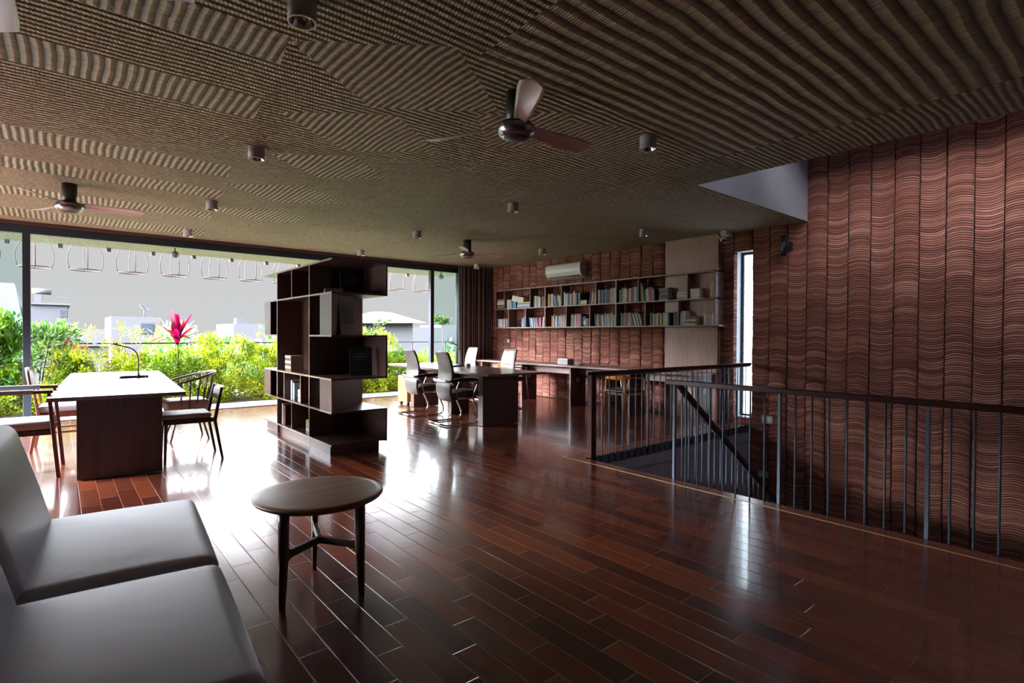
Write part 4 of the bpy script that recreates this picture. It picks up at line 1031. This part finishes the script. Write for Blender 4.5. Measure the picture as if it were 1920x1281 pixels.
def plate(name, label, cat, y, z, w, h, gangs=1, x=8.2, depth=.03):
    t = thing(name, label, cat, (x, y, z))
    B().box(-depth, 0, -w / 2, w / 2, -h / 2, h / 2).build('plate', M['plate'], t, bevel=.003)
    for g in range(gangs):
        yy = -w / 2 + w * (g + .5) / gangs
        B().box(-depth - .004, -depth, yy - .03, yy + .03, -h * .3, h * .3).build('switch', M['white'], t, bevel=.002)
plate('light_switch', 'pale double light switch on the red wall behind the near railing', 'switch', 3.80, .105, .17, .12, 2)
plate('junction_box', 'small grey box low on the red wall beside the stairs', 'box', 3.85, -.73, .14, .09, 1, depth=.04)
plate('wall_socket', 'small pale socket on the tile wall between curtain and shelf', 'socket', 9.92, 1.22, .09, .09, 1)
t = thing('wall_lamp', 'dark cylindrical wall lamp on the red tile wall right of the slit window', 'lamp', (8.2, 3.50, 2.67))
B().lathe([(.036, -.145), (.036, .145)], c=(-.12, .04, 0), n=24).build('cylinder_shade', M['black'], t)
B().box(-.12, 0, -.015, .02, -.02, .02).build('bracket', M['black'], t); B().box(-.02, 0, -.04, .04, -.06, .06).build('wall_plate', M['black'], t)
t = thing('security_camera', 'white security camera with black dome under the ceiling by the wood panel', 'camera', (7.96, 4.38, 2.92))
B().box(-.05, .07, -.05, .05, .0, .08).build('junction_box', M['white'], t, bevel=.006)
B().lathe([(.03, 0), (.035, -.03), (.05, -.05), (.052, -.07)], c=(-.03, .01, 0), n=24).build('housing', M['white'], t)
B().lathe([(.05, -.07), (.045, -.095), (.028, -.115), (.001, -.122)], c=(-.03, .01, 0), n=24, caps=False).build('dome', mat('dome_black', (.01, .01, .012), .08, coat=1), t)
B().beam((-.07, .04, -.05), (-.10, .07, .0), .006, .02).build('antenna', M['white'], t)

# ------------------------------------------------------------------ terrace
struct(B().box(-9, 12, 10.9, 11.95, -.25, -.02).box(-9, -4.2, 0, 10.9, -.25, -.02).build('floor', M['paver']))  # paving beyond the left wall is added unseen to bounce light onto the ceiling
tag(B().box(-6, 12, 11.95, 14.4, -.25, .0).build('planting_bed', M['soil']), 'dark planting bed along the edge of the terrace', 'planting bed')
def wire_lantern():
    t = thing('wire_lantern', 'x', 'lantern', (0, 0, 0), 0, 'bare wire lanterns hung in a row beyond the eaves')
    def ring(r, z): return [(r * math.cos(2 * PI * k / 28), r * math.sin(2 * PI * k / 28), z) for k in range(28)]
    B().tube(ring(.24, 0), .009, 6, True).build('bottom_ring', M['wire'], t)
    B().tube(ring(.18, .56), .006, 6, True).build('top_ring', M['wire'], t)
    for k in range(4):
        a = 2 * PI * k / 4 + .05
        pts = [((.24 + .045 * math.sin(PI * min(1, s * 1.15)) - .06 * s ** 2) * math.cos(a), (.24 + .045 * math.sin(PI * min(1, s * 1.15)) - .06 * s ** 2) * math.sin(a), .56 * s) for s in [i / 10 for i in range(11)]]
        B().tube(pts, .0075, 6).build('rib', M['wire'], t)
    B().tube([(0, 0, .56), (0, 0, .8)], .004, 5).tube([(-.18, 0, .56), (.18, 0, .56)], .004, 5).build('hanger', M['wire'], t)
    return t
wl0 = None
nl = 'hanging wire lantern, %s from the left in the row beyond the terrace eaves'
for k in range(-2, 12):
    x = -.33 + .745 * k; lb = nl % ORD[k + 2]
    if wl0 is None: wl0 = wire_lantern(); wl0.location = (x, 13.45, 2.58); wl0['label'] = lb
    else: dup(wl0, (x, 13.45, 2.58), .03 * k, lb, 'bare wire lanterns hung in a row beyond the eaves')
tag(B().tube([(-6, 13.45, 3.39), (12, 13.45, 3.39)], .015, 8).build('lantern_rail', M['darkmetal']), 'thin rail above the eaves that carries the wire lanterns', 'rail')
for k in range(-2, 12):
    o = B().box(-.035, .035, -.04, .04, -.075, 0).build('eaves_bracket', M['greyplastic'], bevel=.004) if k == -2 else eb.copy()
    if k == -2: eb = o
    else: C.objects.link(o)
    o.location = (.035 + .72 * k, 13.08, 3.0)
    tag(o, 'small grey block under the edge of the eaves, %s from left between the lanterns' % ORD[k + 2], 'bracket', 'small blocks along the eaves')
for x, lb in ((1.70, 'small hanging dome fitting under the terrace ceiling, above the reading table window'), (7.62, 'small hanging dome fitting under the terrace ceiling, near the curtain')):
    t = thing('dome_fitting', lb, 'fitting', (x, 12.0, 3.0))
    B().lathe([(.03, 0), (.012, -.02), (.012, -.09), (.05, -.1), (.05, -.125)], n=20).build('stem', M['fandark'], t)
    B().lathe([(.065, -.125), (.07, -.15), (.06, -.185), (.03, -.21), (.001, -.215)], n=24, caps=False).build('dome', M['greyplastic'], t)
t = thing('terrace_railing', 'thin dark metal railing at the edge of the terrace garden', 'railing', (0, 13.9, 0))
B().box(-5, 11, -.02, .02, 1.13, 1.16).build('top_rail', M['darkmetal'], t)
B().box(-5, 11, -.015, .015, .78, .80).build('middle_rail', M['darkmetal'], t)
for k in range(14): B().box(-4.6 + k * 1.13, -4.57 + k * 1.13, -.015, .015, 0, 1.13).build('post', M['darkmetal'], t)

def leafmesh(name, mats, pts, size, rs, asp=.42, up=.3, stems=()):
    """pts = list of (position, outward direction, scale)"""
    m = B()
    for p, d, s in pts:
        L = size * s * rs.uniform(.7, 1.25); d = Vector(d) + Vector((rs.gauss(0, .5), rs.gauss(0, .5), rs.gauss(0, .35) + up))
        d.normalize(); x = d.cross(Vector((rs.gauss(0, 1), rs.gauss(0, 1), rs.gauss(0, 1) + .8))).normalized(); nrm = d.cross(x)
        w = L * asp / 2; p = Vector(p)
        m.add([p, p + d * L * .45 + x * w + nrm * L * .05, p + d * L - nrm * L * .12, p + d * L * .45 - x * w + nrm * L * .05], [(0, 1, 2, 3)])
    return m.build(name, mats)
def shrub_points(r, h, n, rs, clumps=26, low=.0):
    cl = []
    for _ in range(clumps):
        a = rs.uniform(0, 2 * PI); q = rs.uniform(.15, 1) ** .6; z = rs.uniform(low, 1)
        R = r * q * math.sqrt(max(.1, 1 - (z * 1.0 - .35) ** 2 * 1.3)); cl.append(Vector((R * math.cos(a), R * math.sin(a), h * (.05 + .82 * z))))
    out = []
    for i in range(n):
        c = cl[i % clumps]; g = Vector((rs.gauss(0, 1), rs.gauss(0, 1), rs.gauss(0, 1))).normalized() * rs.uniform(.3, 1) * r * .36
        p = c + g; p.z = max(.03, p.z); dv = Vector((p.x, p.y, (p.z - h * .4) * .8)); dv = dv.normalized() if dv.length > .01 else Vector((0, 0, 1))
        out.append((p, dv * .6 + g.normalized() * .5, 1))
    return out, cl
protos = {}
def shrub_proto(key, mt_, r, h, n, size, seed, asp=.42, clumps=26, up=.3):
    rs = random.Random(seed); pts, cl = shrub_points(r, h, n, rs, clumps)
    t = thing('shrub', 'x', 'shrub', (0, 0, -50), 0, 'leafy shrubs along the terrace')
    leafmesh('foliage', M[mt_], pts, size, rs, asp, up).parent = t
    s = B()
    for c in cl[::2]: s.tube([(c.x * .1, c.y * .1, 0), (c.x * .5, c.y * .5, c.z * .5), tuple(c)], [.012, .009, .004], 5)
    s.build('stems', M['stem'], t)
    protos[key] = [t, False]
shrub_proto('yg', 'leaf_y', .45, 1.15, 2600, .065, 1)
shrub_proto('g', 'leaf_g', .48, 1.2, 2600, .07, 2)
shrub_proto('dg', 'leaf_d', .5, 1.25, 1900, .10, 3, .38)
shrub_proto('go', 'leaf_o', .42, 1.15, 1500, .075, 4)
shrub_proto('low', 'leaf_y', .42, .42, 1500, .06, 5, .45)
shrub_proto('tall', 'leaf_g', .42, 1.7, 1500, .13, 6, .34, 22)
shrub_proto('airy', 'leaf_o', .5, 1.75, 700, .11, 8, .26, 16, -.1)
desc = {'yg': 'yellow-green shrub', 'g': 'bright green shrub', 'dg': 'deep green broad-leaved shrub', 'go': 'golden-leaved shrub', 'low': 'low bright green ground-cover plant', 'tall': 'tall large-leaved green bush', 'airy': 'airy golden-green feathery tree'}
cnt = {}
def plant(key, x, y, s=1.0, sz=None, rz=None):
    cnt[key] = cnt.get(key, 0) + 1
    t, used = protos[key]
    lb = '%s on the terrace, %s of its kind from the left' % (desc[key], ORD[cnt[key] - 1])
    if not used: r = t; protos[key][1] = True; r['label'] = lb
    else: r = dup(t, (0, 0, 0), 0, lb)
    r.location = (x, y, 0); r.rotation_euler = (0, 0, rnd.uniform(0, 6) if rz is None else rz); r.scale = (s, s, s * (sz or 1))
P = []
for i in range(14): P.append(('low', -3.4 + i * .84, 12.18, rnd.uniform(.8, 1.05), rnd.uniform(.8, 1.3)))
back = ['dg', 'tall', 'dg', 'tall', 'dg', 'yg', 'go', 'g', 'yg', 'g', 'g', 'yg', 'go', 'g', 'yg']
xs = [-3.3, -2.5, -1.7, -.95, -.3, .35, 1.0, 1.6, 2.25, 2.85, 3.5, 4.2, 4.9, 5.6, 6.3]
hs = [1.5, 1.2, 1.45, 1.15, 1.35, 1.0, .9, .95, .98, 1.2, .98, 1.05, 1.1, 1.3, 1.38]
for k, x, h in zip(back, xs, hs): P.append((k, x, rnd.uniform(13.0, 13.3), h if k != 'tall' else h * .95, 1))
mid = ['g', 'yg', 'g', 'yg', 'g', 'yg', 'g', 'yg', 'yg', 'g', 'yg', 'go', 'g', 'yg']
for i, k in enumerate(mid): P.append((k, -3.0 + i * .8, rnd.uniform(12.5, 12.7), rnd.uniform(.72, .88), 1))
P += [('airy', 1.05, 13.3, .92, 1), ('airy', .2, 13.5, .95, 1), ('airy', 6.7, 13.4, .9, 1), ('yg', 5.2, 12.9, 1.2, 1), ('dg', 7.0, 13.2, .8, 1), ('g', 7.7, 13.3, .7, 1), ('yg', 8.4, 13.1, .75, 1), ('low', 8.4, 12.2, 1, 1), ('low', 9.2, 12.2, 1, 1), ('g', 9.2, 13.2, .8, 1)]
for a in sorted(P, key=lambda a: (a[0], a[1])): plant(*a)
for k, (t, used) in protos.items():
    if not used:
        for c in list(t.children): bpy.data.objects.remove(c)
        bpy.data.objects.remove(t)

def blade_plant(name, label, loc, n, L, m_, seed, h0, w=.07):
    rs = random.Random(seed); t = thing(name, label, 'plant', loc)
    s = B().tube([(0, 0, 0), (.02, .01, h0 * .5), (0, 0, h0 + .12)], [.02, .017, .012], 7); s.build('stem', M['stem'], t)
    q = B()
    for i in range(n):
        a = i * 2.4 + rs.uniform(-.3, .3); el = math.radians(rs.uniform(15, 82)); l = L * rs.uniform(.65, 1.1); z0 = h0 + .16 * i / n
        d = Vector((math.cos(a) * math.cos(el), math.sin(a) * math.cos(el), math.sin(el))); x = d.cross(Vector((0, 0, 1))).normalized(); vs = []
        for k in range(7):
            f = k / 6; p = Vector((0, 0, z0)) + d * l * f - Vector((0, 0, 1)) * l * .45 * f * f * math.cos(el); ww = w * (.25 + math.sin(PI * min(1, f * .92 + .08)) * .75) / 2 * (1 if f < .95 else .1)
            vs += [p - x * ww, p + x * ww]
        q.add(vs, [(2 * k, 2 * k + 1, 2 * k + 3, 2 * k + 2) for k in range(6)], True)
    q.build('leaves', M[m_], t)
blade_plant('cordyline', 'tall crimson cordyline with sword leaves standing above the green hedge', (1.86, 12.85, 0), 34, .74, 'leaf_r', 5, 1.12, .10)
t = thing('ixora', 'shrub with small red flower heads on the terrace, left of the reading lamp', 'shrub', (.22, 12.45, 0))
rs = random.Random(3); pts, cl = shrub_points(.36, 1.12, 1100, rs, 14); leafmesh('foliage', M['leaf_y'], pts, .06, rs).parent = t
for cx, cy, cz in ((-.1, -.25, 1.2), (0, -.28, 1.13), (.08, -.3, 1.09), (.16, -.26, 1.1), (-.02, -.3, 1.07)):
    fl = []
    for i in range(28):
        g = Vector((rs.gauss(0, 1), rs.gauss(0, 1), rs.gauss(0, 1))).normalized() * .026; fl.append((Vector((cx, cy, cz)) + g, g.normalized(), 1))
    leafmesh('flower_head', M['flower'], fl, .018, rs, .8).parent = t
def twig_tree(name, label, loc, h, n, seed, size, m_, spread=.5, z0=.5):
    rs = random.Random(seed); t = thing(name, label, 'tree', loc); s = B(); pts = []
    s.tube([(0, 0, 0), (.03, 0, h * .5), (0, .02, h)], [.02, .014, .006], 7)
    for i in range(n):
        a = rs.uniform(0, 2 * PI); z = h * rs.uniform(z0, 1); L = spread * rs.uniform(.5, 1); e = Vector((math.cos(a) * L, math.sin(a) * L, z + L * .55))
        s.tube([(0, 0, z), tuple((Vector((0, 0, z)) + e) / 2 + Vector((0, 0, -.03))), tuple(e)], [.008, .006, .003], 5)
        for k in range(26):
            f = rs.uniform(.3, 1.05); p = Vector((0, 0, z)).lerp(e, f) + Vector((rs.gauss(0, .03), rs.gauss(0, .03), rs.gauss(0, .03))); pts.append((p, (rs.gauss(0, 1), rs.gauss(0, 1), .2), 1))
    s.build('branches', M['stem'], t); leafmesh('foliage', M[m_], pts, size, rs).parent = t
twig_tree('young_tree', 'young tree with spreading twigs behind the nearer office chairs', (5.75, 12.7, 0), 1.35, 26, 11, .085, 'leaf_d', .75)
twig_tree('sapling', 'thin sapling with a tuft of leaves behind the right window pane', (8.05, 12.6, 0), 1.72, 9, 12, .12, 'leaf_d', .26, .93)
twig_tree('sapling', 'thin leaning sapling between the bookcase and the right window frame', (4.95, 12.9, 0), 1.75, 7, 14, .1, 'leaf_g', .35, .85)
blade_plant('palm', 'dark palm-like plant at the far left behind the window pane', (-1.25, 12.7, 0), 22, .75, 'leaf_d', 9, 1.75, .09)

# ------------------------------------------------------------------ the town beyond
struct(B().box(-150, 250, 14.4, 400, -7.2, -7).build('ground', mat('hazy_ground', srgb(90, 98, 88), .95, var=.1, vscale=.05)))
def house(name, label, cat='building'): return thing(name, label, cat, (0, 0, 0))
t = house('house', 'pale house with a steep blue-grey roof behind the left window pane')
B().box(-8, -1.9, 40, 50, -7, 2.0).build('walls', M['brightroof'], t)
m = B(); m.add([(-8.5, 39.5, 1.7), (-1.42, 39.5, 1.7), (-1.42, 50, 1.7), (-8.5, 50, 1.7), (-6.5, 44, 4.3), (-2.0, 44, 4.3)], [(0, 1, 5, 4), (1, 2, 5), (2, 3, 4, 5), (3, 0, 4), (3, 2, 1, 0)]); m.build('roof', M['haze_blue'], t)
t = house('house', 'pale house with rooftop room, blue window and long sloping grey roof')
B().box(-1.3, .42, 40, 48, 1.9, 2.92).build('rooftop_room', M['haze_roof2'], t)
B().box(-1.36, .52, 39.8, 48.2, 2.92, 3.02).build('roof_slab', M['brightroof'], t)
w_ = B().box(.08, .33, 39.93, 39.99, 2.32, 2.66).build('window', M['blueglass'], t); B().box(.03, .38, 39.94, 39.985, 2.27, 2.71).build('window_frame', M['brightroof'], w_)
B().box(-1.05, -.75, 41, 41.6, 3.02, 3.55).box(-.95, -.65, 42, 42.6, 3.02, 3.5).build('tank_stand', M['brightroof'], t)
B().tube([(-1.15, 41.5, 3.75), (-.3, 41.5, 3.72)], .16, 16).build('water_tank', M['haze_roof2'], t)
B().beam((-.2, 41, 3.45), (.65, 41, 3.38), .08, .08).beam((-.15, 41, 3.0), (-.15, 41, 3.45), .04, .04).build('solar_panel', M['haze_roof2'], t)
m = B(); m.add([(-1.38, 39.6, .6), (1.9, 39.6, .6), (.5, 39.9, 1.95), (-1.38, 39.9, 1.95), (-1.38, 49, .6), (1.9, 49, .6), (.5, 48, 1.95), (-1.38, 48, 1.95)], [(0, 1, 2, 3), (1, 5, 6, 2), (5, 4, 7, 6), (3, 2, 6, 7), (0, 3, 7, 4), (1, 0, 4, 5)]); m.build('roof', M['haze_roof2'], t)
B().box(-1.3, 2.3, 40, 48, -7, .6).build('walls', M['brightroof'], t)
t = house('apartment_building', 'distant pale building with blue window and a satellite dish on its roof')
B().box(3.6, 7.3, 60, 68, -7, 2.85).build('walls', M['brightroof'], t)
w_ = B().box(5.85, 6.75, 59.9, 59.98, 1.3, 2.25).build('window', M['blueglass'], t)
B().box(6.28, 6.32, 59.88, 59.9, 1.3, 2.25).build('glazing_bar', M['brightroof'], w_)
m = B().lathe([(.001, -.2), (.35, -.14), (.6, .02), (.58, .04), (.33, -.1), (.001, -.16)], n=24, caps=False)
xf(m, lambda p: Vector((6.2, 61, 3.75)) + Matrix.Rotation(math.radians(28), 3, 'X') @ Matrix.Rotation(.5, 3, 'Y') @ (p * .8)).build('satellite_dish', M['haze_roof2'], t)
B().tube([(6.2, 61.2, 2.8), (6.2, 61.1, 3.7)], .05, 6).build('dish_mast', M['haze_roof2'], t)
t = house('house', 'distant house with a pale orange hipped roof right of the bookcase')
B().box(17.5, 23.2, 41, 48, -7, 2.35).build('walls', M['brightroof'], t)
m = B(); m.add([(17.0, 40, 2.2), (19.9, 40, 2.2), (19.9, 49, 2.2), (17.0, 49, 2.2), (20.6, 43, 3.3), (22.1, 43, 3.3), (24.0, 40, 2.35), (24.0, 49, 2.35)], [(0, 6, 5, 4), (0, 4, 3), (3, 4, 5, 7), (5, 6, 7), (0, 3, 7, 6)]); m.build('roof', M['orangeroof'], t)
for i, (x0, x1, y, z) in enumerate(((14, 17.5, 62, 2.4), (9.5, 12.5, 75, 2.3), (20, 26, 85, 2.6), (30, 37, 90, 2.2), (44, 52, 80, 2.6), (0, 6, 95, 1.9), (56, 66, 88, 3.2))):
    t = house('distant_building', 'pale flat-roofed building on the hazy skyline, %s from the left' % ['fifth', 'third', 'fourth', 'second', 'sixth', 'first', 'seventh'][i]); B().box(x0, x1, y, y + 8, -7, z).build('walls', M['brightroof'], t)
    B().box(x0 + .5, x0 + 1.3, y + 1, y + 2, z, z + .6).build('roof_hut', M['haze_roof2'], t)
for i, (x, y, s) in enumerate(((5.0, 30, 1.3), (2.2, 24, 1.2), (10.0, 34, 1.4), (15.0, 30, 1.1), (20.0, 31, 1.1), (26.5, 34, 1.5), (8.0, 26, 1.1))):
    rs = random.Random(40 + i); t = thing('tree', 'hazy grey-green tree beyond the terrace, %s from the left' % ['second', 'first', 'fourth', 'fifth', 'sixth', 'seventh', 'third'][i], 'tree', (x, y, -7))
    pts, cl = shrub_points(2.3 * s, 5.2 * s + 1.2, 1500, rs, 20); pts = [(p + Vector((0, 0, 1.0)), d, q) for p, d, q in pts]
    leafmesh('foliage', M['leaf_d'], pts, .42, rs, .6).parent = t; B().tube([(0, 0, 0), (0, 0, 4 * s)], [.2, .1], 8).build('trunk', M['stem'], t)
